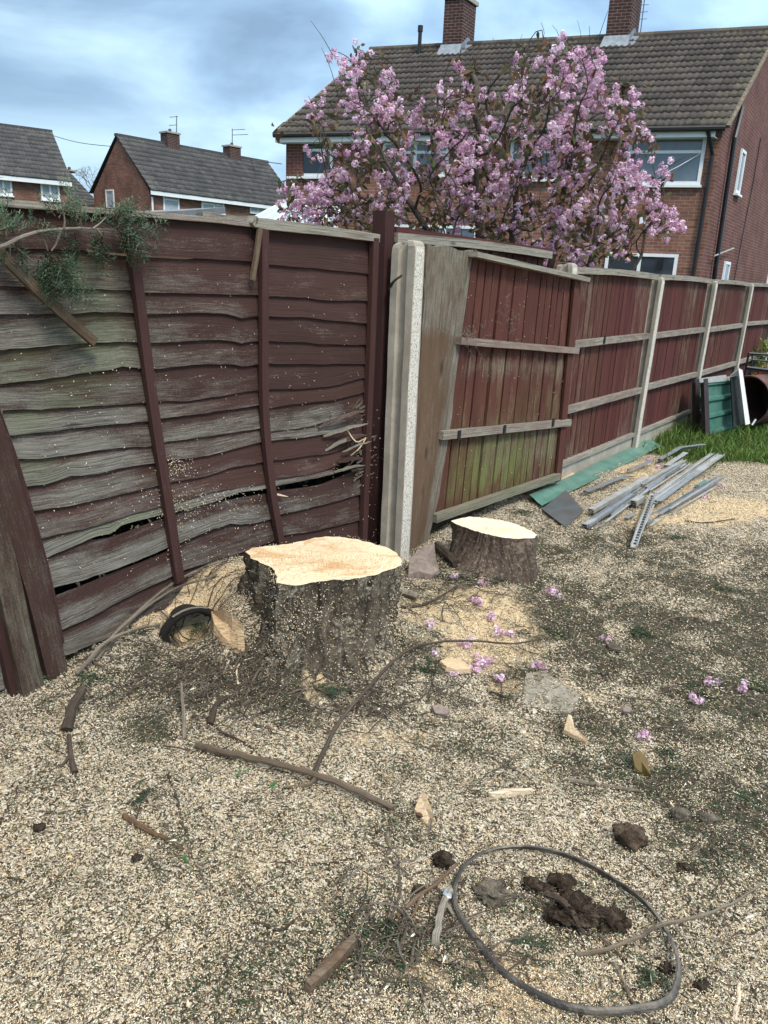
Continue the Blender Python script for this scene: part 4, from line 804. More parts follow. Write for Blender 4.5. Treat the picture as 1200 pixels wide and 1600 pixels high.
for k in range(5): tube(mb, [q+up(.15+.16*k)-hu*.1, q+up(.15+.16*k)+hu*(.12)], .008, .008, 4)
mb.build('aerial', M['aerial'], house)
# openings on the facade
def fac(px, py, off=0.): return P(px, py, wA-hw*off, wB-hw*off)
def sid(px, py, off=0.): return P(px, py, wB+hu*off, wC+hu*off)
def window(o, c4, un, on, mull=(), trans=(), fr=.07, glass='glass', name='window', sill=True, transom_partial=None):
    """c4: x0,x1,z0,z1 measured on the plane (origin p0, along un); on = outward normal; real reveal frame with pane behind"""
    p0, x0, x1, z0, z1 = c4; P_ = lambda x, z, d: p0+un*x+up(z-p0[2])+on*d
    mb = MB()
    def bar(xa, xb, za, zb, d0=.0, d1=.045): frame_box(mb, P_(xa, za, d0), un*(xb-xa), up(zb-za), on*(d1-d0))
    bar(x0, x0+fr, z0, z1); bar(x1-fr, x1, z0, z1); bar(x0+fr, x1-fr, z0, z0+fr); bar(x0+fr, x1-fr, z1-fr, z1)
    for mx_ in mull: xx = x0+(x1-x0)*mx_; bar(xx-fr*.5, xx+fr*.5, z0+fr, z1-fr, .0, .043)
    for tz in trans: zz = z0+(z1-z0)*tz; bar(x0+fr, x1-fr, zz-fr*.45, zz+fr*.45, .0, .041)
    f = mb.build(name, M['white'], o)
    mb = MB(); frame_box(mb, P_(x0+.01, z0+.01, .004), un*(x1-x0-.02), up(z1-z0-.02), on*.012); mb.build('pane', M[glass], f)
    if sill: mb = MB(); frame_box(mb, P_(x0-.04, z0-.06, .0), un*(x1-x0+.08), up(.055), on*.10); mb.build('sill', M['white'], f)
    return f
def facwin(px0, py0, px1, py1, **k):
    a = fac(px0, py0); b = fac(px1, py1); xa = np.dot(a-wA, hu); xb = np.dot(b-wA, hu); window(house, (wA, xa, xb, b[2], a[2]), hu, -hw, **k)
facwin(454, 216, 520, 276, trans=(.68,), glass='glass_dark')
facwin(600, 222, 700, 274, trans=(.68,), mull=(.5,)); facwin(800, 218, 870, 280, trans=(.68,))
facwin(985, 212, 1094, 289, trans=(.66,), mull=()); facwin(948, 394, 1050, 470, mull=(.48,), glass='glass_dark', name='patio_door', sill=False)
facwin(600, 350, 740, 450, mull=(.33, .66), name='patio_door', sill=False)
mb = MB(); q = fac(1001, 340); frame_box(mb, q-up(.14), hu*.17, up(.14), -hw*.06); mb.build('wall_vent', M['white'], house)
mb = MB(); q = fac(1030, 420); frame_box(mb, q, hu*.08, up(.25), -hw*.1); mb.build('wall_light', M['blackmetal'], house)
mb = MB(); tube(mb, [fac(1095, 240, .02), fac(1060, 260, .3), fac(1030, 275, .5)], .01, .005, 4); mb.build('washing_line_bracket', M['white'], house)
def sbar(name, pts, r, mt, off=.06):
    mb = MB(); tube(mb, [sid(a, b, off) for a, b in pts], r, r, 8); return mb.build(name, mt, house)
sbar('soil_pipe', [(1160, 166), (1148, 215), (1118, 420), (1112, 470)], .055, M['black'], .10)
mb = MB(); q = wB-hw*.06+hu*.0; tube(mb, [hB-hw*.07+up(EZ-.08)-hu*.35, wB-hu*.12-hw*.07+up(EZ-.55), wB-hu*.14-hw*.07+up(0)], .045, .045, 8); mb.build('downpipe', M['black'], house)
for (a, b) in (((1164, 231), (1174, 300)),):
    pa = sid(1158, 232); pb_ = sid(1165, 232); xa = np.dot(pa-wB, hw); xb = np.dot(pb_-wB, hw); window(house, (wB, xa, xb, sid(1158, 308)[2], pa[2]), hw, hu, glass='glass')
pa = sid(1132, 408); xa = np.dot(pa-wB, hw); window(house, (wB, xa, xa+.7, .5, pa[2]), hw, hu, glass='glass')
sbar('wall_cable', [(1189, 215), (1176, 290), (1160, 370), (1145, 450)], .012, M['black'], .03)
sbar('overflow_pipe', [(1116, 400), (1146, 388)], .02, M['galv2'], .12)

# ------------------------------------------------------------------ far houses
def farhouse(label, e0, e1, depth, ez, rz, wins, chims, gl=True, tiles_real=False, wmat='brick_far'):
    a = G(*e0, ez); b = G(*e1, ez); a[2] = b[2] = 0; u = nrm(b-a); w = np.array([-u[1], u[0], 0]); L_ = np.linalg.norm(b-a); o = thing('brick_house', label, 'house', (*((a+b)/2)[:2], 0)); ov = .3
    A_, B_ = a+w*ov+u*.1, b+w*ov-u*.1; C_, D_ = B_+w*(depth-2*ov), A_+w*(depth-2*ov)
    mb = MB(); wallquad(mb, A_, B_, -.5, ez-.05, 0, 0); mb.build('front_wall', M[wmat], o); mb = MB(); wallquad(mb, C_, D_, -.5, ez-.05, 0, 0); mb.build('rear_wall', M[wmat], o)
    gable(o, B_, C_, ez, rz-.15, M[wmat], z0=-.5); gable(o, D_, A_, ez, rz-.15, M[wmat], z0=-.5)
    s_ = nrm(w*depth/2+up(rz-ez)); sl = np.linalg.norm(w*depth/2+up(rz-ez)); tiles(o, a+up(ez), u, s_, L_, sl, mt=M['tile_far'], nvx=5, roll=.035, lip=.035)
    mb = MB(); mb.add([a+w*depth+up(ez), b+w*depth+up(ez), b+w*depth/2+up(rz-.03), a+w*depth/2+up(rz-.03)], [(0, 1, 2, 3)], None, (.5, .1, 0)); mb.add([a+w*.02+up(ez-.04), b+w*.02+up(ez-.04), b+w*depth/2+up(rz-.06), a+w*depth/2+up(rz-.06)], [(0, 1, 2, 3)], None, (.2, 0, 0)); mb.build('rear_roof_slope', M['tile_far'], o)
    mb = MB(); beam(mb, [a+w*depth/2+up(rz), b+w*depth/2+up(rz)], .22, .12, (0, 0, 1), (.5, .3, 0)); mb.build('ridge_tiles', M['tile_far'], o)
    mb = MB(); frame_box(mb, a+up(ez-.22), u*L_, up(.18), w*.04); mb.build('fascia', M['white'], o)
    mb = MB(); tube(mb, [A_-w*.06+u*.1+up(ez-.3), A_-w*.06+u*.1+up(.0)], .05, .05, 6); mb.build('downpipe', M['white'], o)
    for (x0, y0, x1, y1, mu, tr, gl_) in wins:
        p, q = P(x0, y0, A_, B_), P(x1, y1, A_, B_); window(o, (A_, np.dot(p-A_, u), np.dot(q-A_, u), q[2], p[2]), u, -w, mull=mu, trans=tr, fr=.08, glass=gl_)
    R0, R1 = a+w*depth/2+up(rz), b+w*depth/2+up(rz)
    for (x0, x1, yb, yt) in chims: chim(o, x0, x1, yb, P(x0, yt, R0, R1)[2], .6, ra=R0, rb=R1, flash=False, pots=1, un=u, wn=w, cap=.08)
    return o, a, b, u, w, R0, R1, A_, B_
fh1 = farhouse('brick house at the left edge with dark tiled roof, seen over the fence', (-60, 266), (112, 283), 6.4, 5.0, 7.35, [(-6, 270, 20, 306, (.4,), (.7,), 'curtain'), (62, 279, 94, 314, (.5,), (.75,), 'curtain')], [])
fh2 = farhouse('terraced brick house row with blank left gable and two chimneys, in the left distance', (236, 296), (470, 326), 5.6, 5.0, 7.55, [(254, 302, 280, 334, (), (.7,), 'curtain'), (314, 312, 350, 334, (.55,), (.7,), 'curtain'), (390, 320, 420, 335, (.4,), (.7,), 'curtain')], [(257, 276, 236, 208), (354, 371, 250, 229)])
fh3 = farhouse('small grey-roofed brick house glimpsed in the gap between the two left houses', (105, 318), (160, 324), 7, 4.4, 6.7, [], [(106, 113, 281, 268)])
o_, a_, b_, u_, w_, R0, R1, A_, B_ = fh2
D_ = A_+w_*4.9; gwin = lambda x, y: P(x, y, A_, D_)
p, q = gwin(178, 296), gwin(172, 325); window(o_, (A_, np.dot(p-A_, w_), np.dot(q-A_, w_)+.3, q[2], p[2]), w_, -u_, fr=.07, glass='curtain', sill=False)
def aerial(label, px, pyb, pyt, depthp, arms):
    q = YP(px, pyb, depthp); t_ = YP(px, pyt, depthp); o = thing('television_aerial', label, 'aerial', q); mb = MB(); tube(mb, [q, t_], .03, .025, 5); mb.build('mast', M['aerial'], o)
    mb = MB()
    for (x0, x1, y) in arms: tube(mb, [YP(x0, y, depthp), YP(x1, y-1, depthp)], .018, .018, 4)
    mb.build('elements', M['aerial'], o)
aerial('thin television aerial above the left chimney of the far terrace', 276, 212, 181, P(268, 208, R0, R1)[1], [(265, 278, 183), (264, 277, 196)])
aerial('thin television aerial above the right chimney of the far terrace', 363, 228, 201, P(362, 229, R0, R1)[1], [(362, 383, 203), (363, 388, 211)])
mb = MB(); tube(mb, smoothpath([YP(60, 205, 60), YP(120, 222, 55), YP(185, 230, 50)], 14), .022, .022, 4); mb.build('overhead_wire', M['cable'], label='overhead wire crossing the sky above the gap between left houses', cat='wire')
mb = MB(); tube(mb, smoothpath([YP(372, 247, 50), YP(400, 251, 46), YP(440, 256, 42)], 8), .022, .022, 4); mb.build('overhead_wire', M['cable'], label='overhead wire from the far terrace to the large house', cat='wire')
# bare tree in the far gap
mb = MB()
def twigtree(p, d, l, r, lv):
    q = p+d*l; tube(mb, [p, (p+q)/2+np.random.randn(3)*l*.04, q], r, r*.65, 4, caps=False)
    if lv > 0:
        for _ in range(3): twigtree(q, nrm(d+np.random.randn(3)*.42), l*.68, r*.6, lv-1)
q = YP(150, 330, 62); twigtree(q, nrm([0, 0, 1]), 1.2, .06, 5); mb.build('bare_tree', M['treebark'], label='small bare tree behind the far left houses', cat='tree', loc=q)

# conservatory and shed roofs just over the fence
cv = thing('conservatory', 'white conservatory with a pale panelled roof, seen over the fence beside the blossom tree', 'conservatory', (-2.2, 17.2, 0))
e0, e1 = G(392, 345, 2.45), G(520, 352, 2.45); t0, t1 = P(452, 312, hA-hw*.8, hB-hw*.8), P(540, 312, hA-hw*.8, hB-hw*.8); zt = t0[2]; cu = nrm((e1-e0)*[1, 1, 0])
mb = MB(); v4 = [e0, e1, np.array([t1[0], t1[1], zt]), np.array([t0[0], t0[1], zt])]; mb.add(v4+[v-up(.03) for v in v4], [(0, 1, 2, 3), (7, 6, 5, 4), (0, 4, 5, 1), (1, 5, 6, 2), (2, 6, 7, 3), (3, 7, 4, 0)]); 
bk = v4[3]+nrm(v4[3]-v4[2])*1.2+hw*.0; e_l = np.array([e0[0]-.4, e0[1]+3.2, 2.45]); vv = [e0, v4[3], e_l]; mb.add(vv, [(0, 1, 2)]); mb.build('roof_panels', M['poly'], cv)
for k in range(8):
    f = k/7; mb = MB(); beam(mb, [v4[0]*(1-f)+v4[1]*f+up(.02), v4[3]*(1-f)+v4[2]*f+up(.02)], .05, .04, (0, 0, 1)); mb.build('glazing_bar', M['white'], cv)
mb = MB(); frame_box(mb, e0-up(.14)-cu*.1-np.array([0, .06, 0]), (e1-e0)*[1, 1, 0]+cu*.2, up(.13), np.array([0, .05, 0])); mb.build('gutter', M['white'], cv)
mb = MB(); frame_box(mb, np.array([e0[0], e0[1]+.05, -.2]), (e1-e0)*[1, 1, 0], up(2.5), np.array([0, .05, 0])); mb.build('wall_panels', M['curtain'], cv)
sh = thing('garden_shed', 'low grey flat-roofed shed just showing over the top of the lap fence', 'shed', (-2.2, 9.5, 0))
s0, s1 = YP(286, 337, 8.6), YP(352, 331, 9.4); du = nrm((s1-s0)*[1, 1, 0]); dw = np.array([-du[1], du[0], 0]); zz = 2.27
vs = [np.array([s0[0], s0[1], s0[2]]), np.array([s1[0], s1[1], s1[2]+.0]), np.array([*(s1+dw*1.2)[:2], s1[2]-.06]), np.array([*(s0+dw*1.2)[:2], s0[2]-.06])]
mb = MB(); mb.add([v+up(.05) for v in vs]+[v-up(.02) for v in vs], [(0, 1, 2, 3), (7, 6, 5, 4), (0, 4, 5, 1), (1, 5, 6, 2), (2, 6, 7, 3), (3, 7, 4, 0)]); mb.build('roof', M['flat_roof'], sh)
mb = MB(); b4 = [vs[0]+du*.1+dw*.1, vs[1]-du*.1+dw*.1, vs[2]-du*.1-dw*.1, vs[3]+du*.1-dw*.1]; lo4 = [np.array([v[0], v[1], -.1]) for v in b4]; mb.add(lo4+[v-up(.025) for v in b4], [(0, 1, 5, 4), (1, 2, 6, 5), (2, 3, 7, 6), (3, 0, 4, 7)]); mb.build('walls', M['oldwood'], sh)
mb = MB(); beam(mb, subdiv([YP(312, 340, 5.6), YP(396, 347, 5.9)], 6, .004), .06, .09, (0, -1, 0), (.3, .4, .4), .1); mb.build('timber_rail', M['rail'], label='weathered grey timber rail behind the lap fence top, left of its broken end', cat='rail')
# ------------------------------------------------------------------ cherry tree
def inpoly(x, y, poly):
    c = False; n = len(poly)
    for i in range(n):
        (x1, y1), (x2, y2) = poly[i], poly[(i+1) % n]
        if (y1 > y) != (y2 > y) and x < (x2-x1)*(y-y1)/(y2-y1)+x1: c = not c
    return c
CROWN = [(422, 200), (440, 196), (470, 200), (482, 160), (520, 120), (516, 80), (560, 72), (590, 100), (600, 88), (640, 110), (665, 130), (690, 95), (730, 90), (780, 110), (812, 60), (850, 55), (880, 62), (930, 85), (935, 130), (960, 130), (1000, 120), (1018, 130), (1005, 190), (1030, 240), (1046, 262), (1040, 300), (1020, 330), (1068, 345), (1060, 362), (1000, 365), (985, 400), (940, 420), (840, 420), (700, 400), (600, 360), (500, 352), (440, 335), (437, 300), (470, 270), (465, 235), (430, 212)]
trg = []
def depth_ok(q): return (q[0]-.06)*.822-(q[1]-4.28)*.569 < -.25
while len(trg) < 850:
    px, py = random.uniform(420, 1070), random.uniform(52, 425)
    if not inpoly(px, py, CROWN): continue
    if 590 < px < 690 and py < 175 and random.random() < .55: continue
    if 440 < px < 560 and 130 < py < 290 and random.random() < .55: continue
    if 600 < px < 800 and 60 < py < 200 and random.random() < .12: continue
    if px > 960 and 190 < py < 300 and random.random() < .4: continue
    if py < 130 and random.random() < .4: continue
    q = YP(px, py, random.gauss(8.8, .62))
    if depth_ok(q): trg.append(q)
trg = np.array(trg); root = np.array([1.45, 8.9, 0.])
nodes = [root]; par = [-1]
for z, dx in ((.3, .02), (.6, -.02), (.85, .0)): nodes.append(root+np.array([dx, 0, z])); par.append(len(nodes)-2)
stem_i = len(nodes)-1
for (tx, ty, tz) in ((.35, 8.7, 2.05), (.85, 8.6, 2.25), (1.25, 8.8, 2.35), (1.75, 8.8, 2.4), (2.2, 8.9, 2.2), (2.7, 9.0, 1.95), (.1, 8.9, 1.75)):
    a = nodes[stem_i]; pi = stem_i; e_ = np.array([tx, ty, tz])
    for k in range(1, 7):
        f = k/6; q = a+(e_-a)*f+np.array([(e_-a)[0]*.25*math.sin(math.pi*f), 0, .0]) + np.random.randn(3)*.012; nodes.append(q); par.append(pi); pi = len(nodes)-1
alive = np.ones(len(trg), bool); reach = [None]*len(trg); stepl = .095
for it in range(90):
    A_n = np.array(nodes); ai = np.where(alive)[0]
    if len(ai) == 0: break
    D2 = ((trg[ai][:, None]-A_n[None])**2).sum(-1); ni = D2.argmin(1); dm = np.sqrt(D2[np.arange(len(ai)), ni])
    acc = {}
    for t_, n_, d_ in zip(ai, ni, dm):
        if d_ < .13: alive[t_] = False; reach[t_] = int(n_); continue
        if d_ < 1.6: acc.setdefault(int(n_), []).append((trg[t_]-A_n[n_])/d_)
    for n_, ds in acc.items():
        pv = nodes[n_]-nodes[par[n_]] if par[n_] >= 0 else np.array([0, 0, 1.]); d = nrm(np.sum(ds, 0)+nrm(pv)*.6*len(ds)**.5+np.array([0, 0, .12])+np.random.randn(3)*.10); nodes.append(nodes[n_]+d*stepl); par.append(n_)
tips = []
for t_ in range(len(trg)):
    if reach[t_] is None: continue
    nodes.append(trg[t_]); par.append(reach[t_]); tips.append(len(nodes)-1)
nN = len(nodes); rad = np.zeros(nN); ch = [[] for _ in range(nN)]
for i in range(1, nN): ch[par[i]].append(i)
for i in range(nN-1, -1, -1):
    s_ = sum(rad[c]**2.25 for c in ch[i]); rad[i] = max(.0030, s_**(1/2.25)) if ch[i] else .0030
rad *= .082/max(rad[0], .01) if rad[0] > .082 else 1; rad = np.maximum(rad*1.25, .0042)
tree = thing('cherry_tree', 'pink blossoming cherry tree with bronze leaves and bare upright twigs, behind the fence', 'tree', root)
mbt = MB(); mbb = MB(); done = set()
def chain(i):
    c = [i]
    while ch[c[-1]]: c.append(max(ch[c[-1]], key=lambda k: rad[k]))
    return c
st = [0]
while st:
    i = st.pop(); c = chain(i)
    for k in c:
        mxk = max(ch[k], key=lambda q: rad[q]) if ch[k] else None
        for q in ch[k]:
            if q != mxk: st.append(q)
    full = ([par[i]] if par[i] >= 0 else [])+c
    if len(full) < 2: continue
    pts_ = [nodes[k] for k in full]; rr = [rad[k] for k in full]
    if par[i] >= 0: rr[0] = min(rad[par[i]], rad[i]*1.2)
    m_ = mbt if i == 0 else mbb
    tube(m_, pts_, rr, n=8 if rr[0] > .02 else 5, caps=False)
mbt.build('trunk', M['treebark'], tree, smooth=True)
tn = [i for i in range(nN) if len(ch[i]) <= 1 and rad[i] < .008]
for (px0, py0, px1, py1) in ((585, 270, 540, 195), (640, 160, 592, 80), (735, 210, 727, 78), (870, 200, 863, 75), (965, 165, 1012, 108), (1040, 265, 1092, 240), (700, 330, 612, 210), (905, 230, 960, 130), (690, 160, 650, 95), (800, 150, 790, 90), (1010, 300, 1060, 332), (520, 240, 482, 150), (760, 300, 700, 180), (830, 280, 800, 150)):
    yy = random.gauss(8.6, .3); a, b = YP(px0, py0, yy), YP(px1, py1, yy+random.gauss(0, .15)); tube(mbb, smoothpath([a, (a+b)/2+np.random.randn(3)*.02, b], 6), .0055, .0022, 4, caps=False)
for _ in range(150):
    i = random.choice(tn); a = nodes[i]; d = nrm(np.array([random.gauss(0, .45)+.2*(a[0]-1.2), random.gauss(0, .4), 1])); l = random.uniform(.12, .42); tube(mbb, smoothpath([a, a+d*l*.5+np.random.randn(3)*.015, a+d*l], 5), .0042, .0018, 4, caps=False)
mbb.build('branches', M['treebark'], tree, smooth=True)
# leaves
lv, lf, lc = [], [], []
def leaf(p, d, L_, w, c, up_=None):
    d = nrm(d); s = nrm(np.cross(d, np.random.randn(3))); n_ = np.cross(s, d); b_ = len(lv); fold = random.uniform(.1, .35)
    dr = np.array([0, 0, -1.])*L_*random.uniform(.05, .3)
    for (f, ww) in ((0, .04), (.35, .5), (.7, .38), (1, .0)):
        m_ = p+d*L_*f+dr*f*f; lv.extend([m_-s*w*ww+n_*w*ww*fold, m_, m_+s*w*ww+n_*w*ww*fold]); lc.extend([c*.9, c, c*1.05])
    for k in range(3):
        for j in range(2): a = b_+k*3+j; lf.append((a, a+1, a+4, a+3))
LC = [np.array(q) for q in ((.15, .080, .05), (.18, .11, .065), (.12, .090, .05), (.105, .105, .045), (.075, .095, .04), (.13, .13, .055), (.24, .115, .06))]
for i in tips:
    p = nodes[i]; hz = (p[2]-2)/2.4; k = random.choice([1, 2, 3, 3, 4]) + (2 if hz < .45 else 0)
    if random.random() < .12: k = 0
    for _ in range(k):
        c = LC[min(6, int(abs(random.gauss(3.4-3.*max(0, hz)-.5*(p[0] > 2.0), 1.6))))] if random.random() < .9 else LC[6]
        d = np.array([random.gauss(0, .7), random.gauss(0, .7), random.gauss(-.35 if hz < .7 else .1, .6)]); q = p+np.random.randn(3)*.035; leaf(q, d, random.uniform(.06, .115), random.uniform(.03, .048), c*random.uniform(.7, 1.15))
for _ in range(900):
    p = nodes[random.choice(tn)]; leaf(p+np.random.randn(3)*.02, np.random.randn(3)+np.array([0, 0, -.4]), random.uniform(.05, .10), random.uniform(.025, .042), random.choice(LC[:6])*random.uniform(.55, 1.1))
npmesh('leaves', np.array(lv), np.array(lf), np.array(lc), M['leaf'], parent=tree)
# blossom pompoms made of separate ruffled petals
def pompoms(cents, rr, npet=24):
    V_, F_, C_ = [], [], []
    for p, R_ in zip(cents, rr):
        tone = random.random(); base = np.array((.62, .35, .51))*(1-tone)+np.array((.88, .68, .80))*tone
        for _ in range(npet):
            d = nrm(np.random.randn(3)+np.array([0, 0, .15])); a = nrm(np.cross(d, np.random.randn(3))); b = np.cross(d, a); q = p+d*R_*random.uniform(.45, .95); s = R_*random.uniform(.38, .62); n_ = d*s*random.uniform(.1, .5)
            a2 = a*s; b2 = b*s*random.uniform(.7, 1); i0 = len(V_); V_ += [q-a2*.5, q+b2*.8+n_, q+a2*.9+n_*.5, q-b2*.7+n_*.7]; F_.append((i0, i0+1, i0+2, i0+3)); c = base*random.uniform(.78, 1.2)+(.06 if random.random() < .2 else 0); C_ += [c*.85, c, c*1.1, c]
    return np.array(V_), np.array(F_), np.clip(np.array(C_), 0, .92)
cents, rr = [], []
cl = []
for i in tips:
    p = nodes[i]; cn = mnoise.noise((p[0]*2.3, p[1]*1.5, p[2]*2.3))
    if cn < .03 or random.random() < .34: continue
    k = random.choice([2, 3, 4, 5, 6, 7]) + (3 if cn > .2 else 0); ax_ = nrm(np.random.randn(3)+np.array([0, 0, -.2])) 
    for j in range(k): cents.append(p+ax_*.035*(j-k/2)+np.random.randn(3)*.028+np.array([0, 0, -.02])); rr.append(random.uniform(.025, .041))
for (px, py, n_) in ((725, 640//1*0+225, 14), (690, 215, 10), (640, 220, 8), (745, 225, 10), (500, 300, 12), (455, 300, 10), (510, 345, 12), (480, 315, 10), (870, 350, 22), (850, 385, 16), (905, 400, 16), (890, 335, 14), (795, 285, 14), (985, 265, 22), (975, 290, 16), (1010, 285, 12), (1050, 350, 16), (1030, 330, 8), (920, 115, 14), (905, 100, 10), (890, 120, 10), (880, 190, 12), (800, 150, 12), (865, 195, 8), (815, 175, 10), (610, 145, 8), (555, 125, 8), (540, 115, 6), (545, 170, 8), (700, 195, 10), (600, 165, 8), (940, 165, 10), (965, 155, 8), (860, 105, 8), (870, 85, 6), (770, 290, 10), (740, 240, 10), (720, 270, 6), (1045, 265, 6), (945, 330, 8)):
    yy = random.gauss(8.25, .2); q = YP(px, py, yy)
    if not depth_ok(q): q = YP(px, py, 8.9)
    for _ in range(n_): cents.append(q+np.random.randn(3)*np.array([.075, .06, .055])); rr.append(random.uniform(.028, .045))
Vp, Fp, Cp = pompoms(cents, rr); npmesh('blossoms', Vp, Fp, Cp, M['petal'], parent=tree)

# ------------------------------------------------------------------ conifer sprays
def spray_geo(p, d, L_, side_n=None, droop=.25, dens=1., pal=None):
    """flat fern-like conifer spray: tapered twiglets; returns verts, faces, colours"""
    V_, F_, C_ = [], [], []; pal = pal or [(.045, .075, .04), (.06, .10, .055), (.035, .06, .035), (.085, .125, .075)]
    d = nrm(d); n_ = nrm(np.random.randn(3)*.35+np.array([0, 0, 1.])) if side_n is None else nrm(side_n); s = nrm(np.cross(d, n_))
    def tet(a, b, w, c):
        dd = nrm(b-a); x_ = nrm(np.cross(dd, (.31, .2, .9))); y_ = np.cross(dd, x_); i0 = len(V_); V_.extend([a+x_*w, a-x_*w*.5+y_*w*.87, a-x_*w*.5-y_*w*.87, b]); F_.extend([(i0, i0+1, i0+3), (i0+1, i0+2, i0+3), (i0+2, i0, i0+3)]); C_.extend([c*.85]*3+[c*1.15])
    stem = [p]; n = max(6, int(L_/.016)); dd = d.copy()
    for k in range(n): dd = nrm(dd+np.array([0, 0, -droop/n])+np.random.randn(3)*.03); stem.append(stem[-1]+dd*L_/n)
    for k in range(n): tet(stem[k], stem[k+1]+(stem[k+1]-stem[k])*.4, .0022*(1-k/n)+.001, np.array((.08, .06, .035)))
    for k in range(1, n+1):
        for sg in (-1, 1):
            if random.random() > dens: continue
            f = k/n; l = L_*.42*(1-f*.75)*random.uniform(.6, 1.1); e_ = nrm(s*sg+d*.85+n_*random.uniform(-.25, .15)); q0 = stem[k]; c = np.array(random.choice(pal))*random.uniform(.75, 1.2); m_ = max(2, int(l/.011)); q = q0
            for j in range(m_):
                q1 = q+e_*l/m_+np.array([0, 0, -.0012*j]); tet(q, q1+(q1-q)*.3, .0018, c)
                for sg2 in (-1, 1):
                    if random.random() < .85: e2 = nrm(np.cross(n_, e_)*sg2*.8+e_+np.random.randn(3)*.12); tet(q1, q1+e2*random.uniform(.010, .024)*(1-j/m_*.4), .0015, c*random.uniform(.8, 1.25))
                q = q1
    return V_, F_, C_
def merge_sprays(specs):
    V_, F_, C_ = [], [], []
    for sp in specs: v, f, c = spray_geo(**sp); b_ = len(V_); V_ += v; F_ += [tuple(b_+i for i in q) for q in f]; C_ += c
    return np.array(V_), np.array(F_), np.array(C_)
def lp_(px, py, off): return fp(px, py, off)
br = thing('conifer_branch', 'cut conifer branch with grey-green foliage draped over the top left of the lap fence', 'branch', fp(80, 360, .1))
mb = MB(); tube(mb, smoothpath([lp_(-70, 400, .18), lp_(0, 386, .16), lp_(30, 372, .15), (lp_(62, 362, .14)), lp_(100, 358, .12), lp_(140, 357, .10), lp_(180, 360, .10), lp_(205, 368, .10)], 30, .001), .0085, .0025, 6, (.5, .6, 0), .1)
for pts_ in ([(18, 380), (35, 395), (52, 408)], [(100, 358), (101, 345), (99, 330)], [(58, 363), (70, 378), (75, 392)], [(15, 382), (16, 400)], [(95, 360), (88, 380), (80, 392)], [(145, 357), (155, 350), (165, 340)], [(150, 358), (160, 368)]):
    tube(mb, smoothpath([lp_(a, b, .13) for a, b in pts_], 6), .004, .002, 4, (.5, .4, 0), caps=False)
mb.build('stem', M['stick'], br)
sp = []
def addspray(px, py, ang, L_, n=1, off=.12, dr=.5, sprd=.35):
    for _ in range(n):
        a = math.radians(ang+random.gauss(0, 18)); d = uL*math.cos(a)+np.array([0, 0, math.sin(a)])+nL*random.gauss(.1, sprd); sp.append(dict(dens=.72, p=lp_(px+random.gauss(0, 6), py+random.gauss(0, 5), off+random.gauss(0, .03)), d=d, L_=L_*random.uniform(.7, 1.1), side_n=nL+np.random.randn(3)*.5, droop=dr))
for (x, y, a, L_, n) in ((10, 372, 100, .16, 5), (18, 362, 120, .12, 3), (40, 365, 80, .10, 2), (10, 380, -110, .08, 2), (25, 375, -60, .09, 3), (0, 365, 60, .12, 3), (45, 362, 20, .11, 2), (75, 400, -80, .16, 7), (82, 395, -70, .20, 6), (88, 405, -85, .17, 5), (72, 410, -110, .12, 3), (100, 335, 120, .10, 3), (100, 340, 60, .09, 3), (118, 352, 100, .13, 3), (130, 352, 95, .12, 2), (128, 335, 110, .08, 2), (140, 357, 40, .12, 3), (165, 345, 30, .13, 4), (180, 345, 50, .12, 4), (190, 355, 0, .13, 4), (200, 365, -40, .13, 5), (185, 362, -70, .12, 4), (150, 365, -80, .10, 4), (110, 365, -80, .10, 3), (205, 358, 10, .12, 4), (172, 335, 20, .10, 3), (160, 365, -100, .12, 3), (-40, 370, 90, .12, 3)):
    addspray(x, y, a, L_, n)
pc = [(.08, .135, .075), (.055, .10, .055), (.13, .18, .115), (.04, .075, .04)]
for q in sp: q['pal'] = pc
V_, F_, C_ = merge_sprays(sp); npmesh('foliage', V_, F_, C_, M['conifer'], parent=br)
pbeam('loose_batten', [(-40, 352), (0, 395), (75, 470), (148, 535)], .075, .034, .020, 'oldwood', None, .35, .25, n=12, wob=.05, label='loose bare timber batten leaning diagonally across the lap fence under the conifer branch', cat='batten')
pbeam('loose_batten', [(406, 356), (401, 395), (394, 438)], .052, .024, .014, 'oldwood', None, .3, .1, n=6, wob=.05, label='short bare batten hanging beside the middle fence batten, at the fence top', cat='batten')

lv, lf, lc = [], [], []  # near-black leaves added so the gaps between fence boards read as shade
for _ in range(5200):
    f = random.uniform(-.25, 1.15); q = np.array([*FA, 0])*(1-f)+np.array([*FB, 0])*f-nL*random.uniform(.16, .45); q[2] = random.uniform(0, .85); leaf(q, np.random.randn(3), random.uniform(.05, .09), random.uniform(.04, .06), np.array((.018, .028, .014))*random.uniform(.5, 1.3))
npmesh('undergrowth', np.array(lv), np.array(lf), np.array(lc), M['leaf'], kind='stuff', label='dark undergrowth added behind the lap fence to shade its gaps')
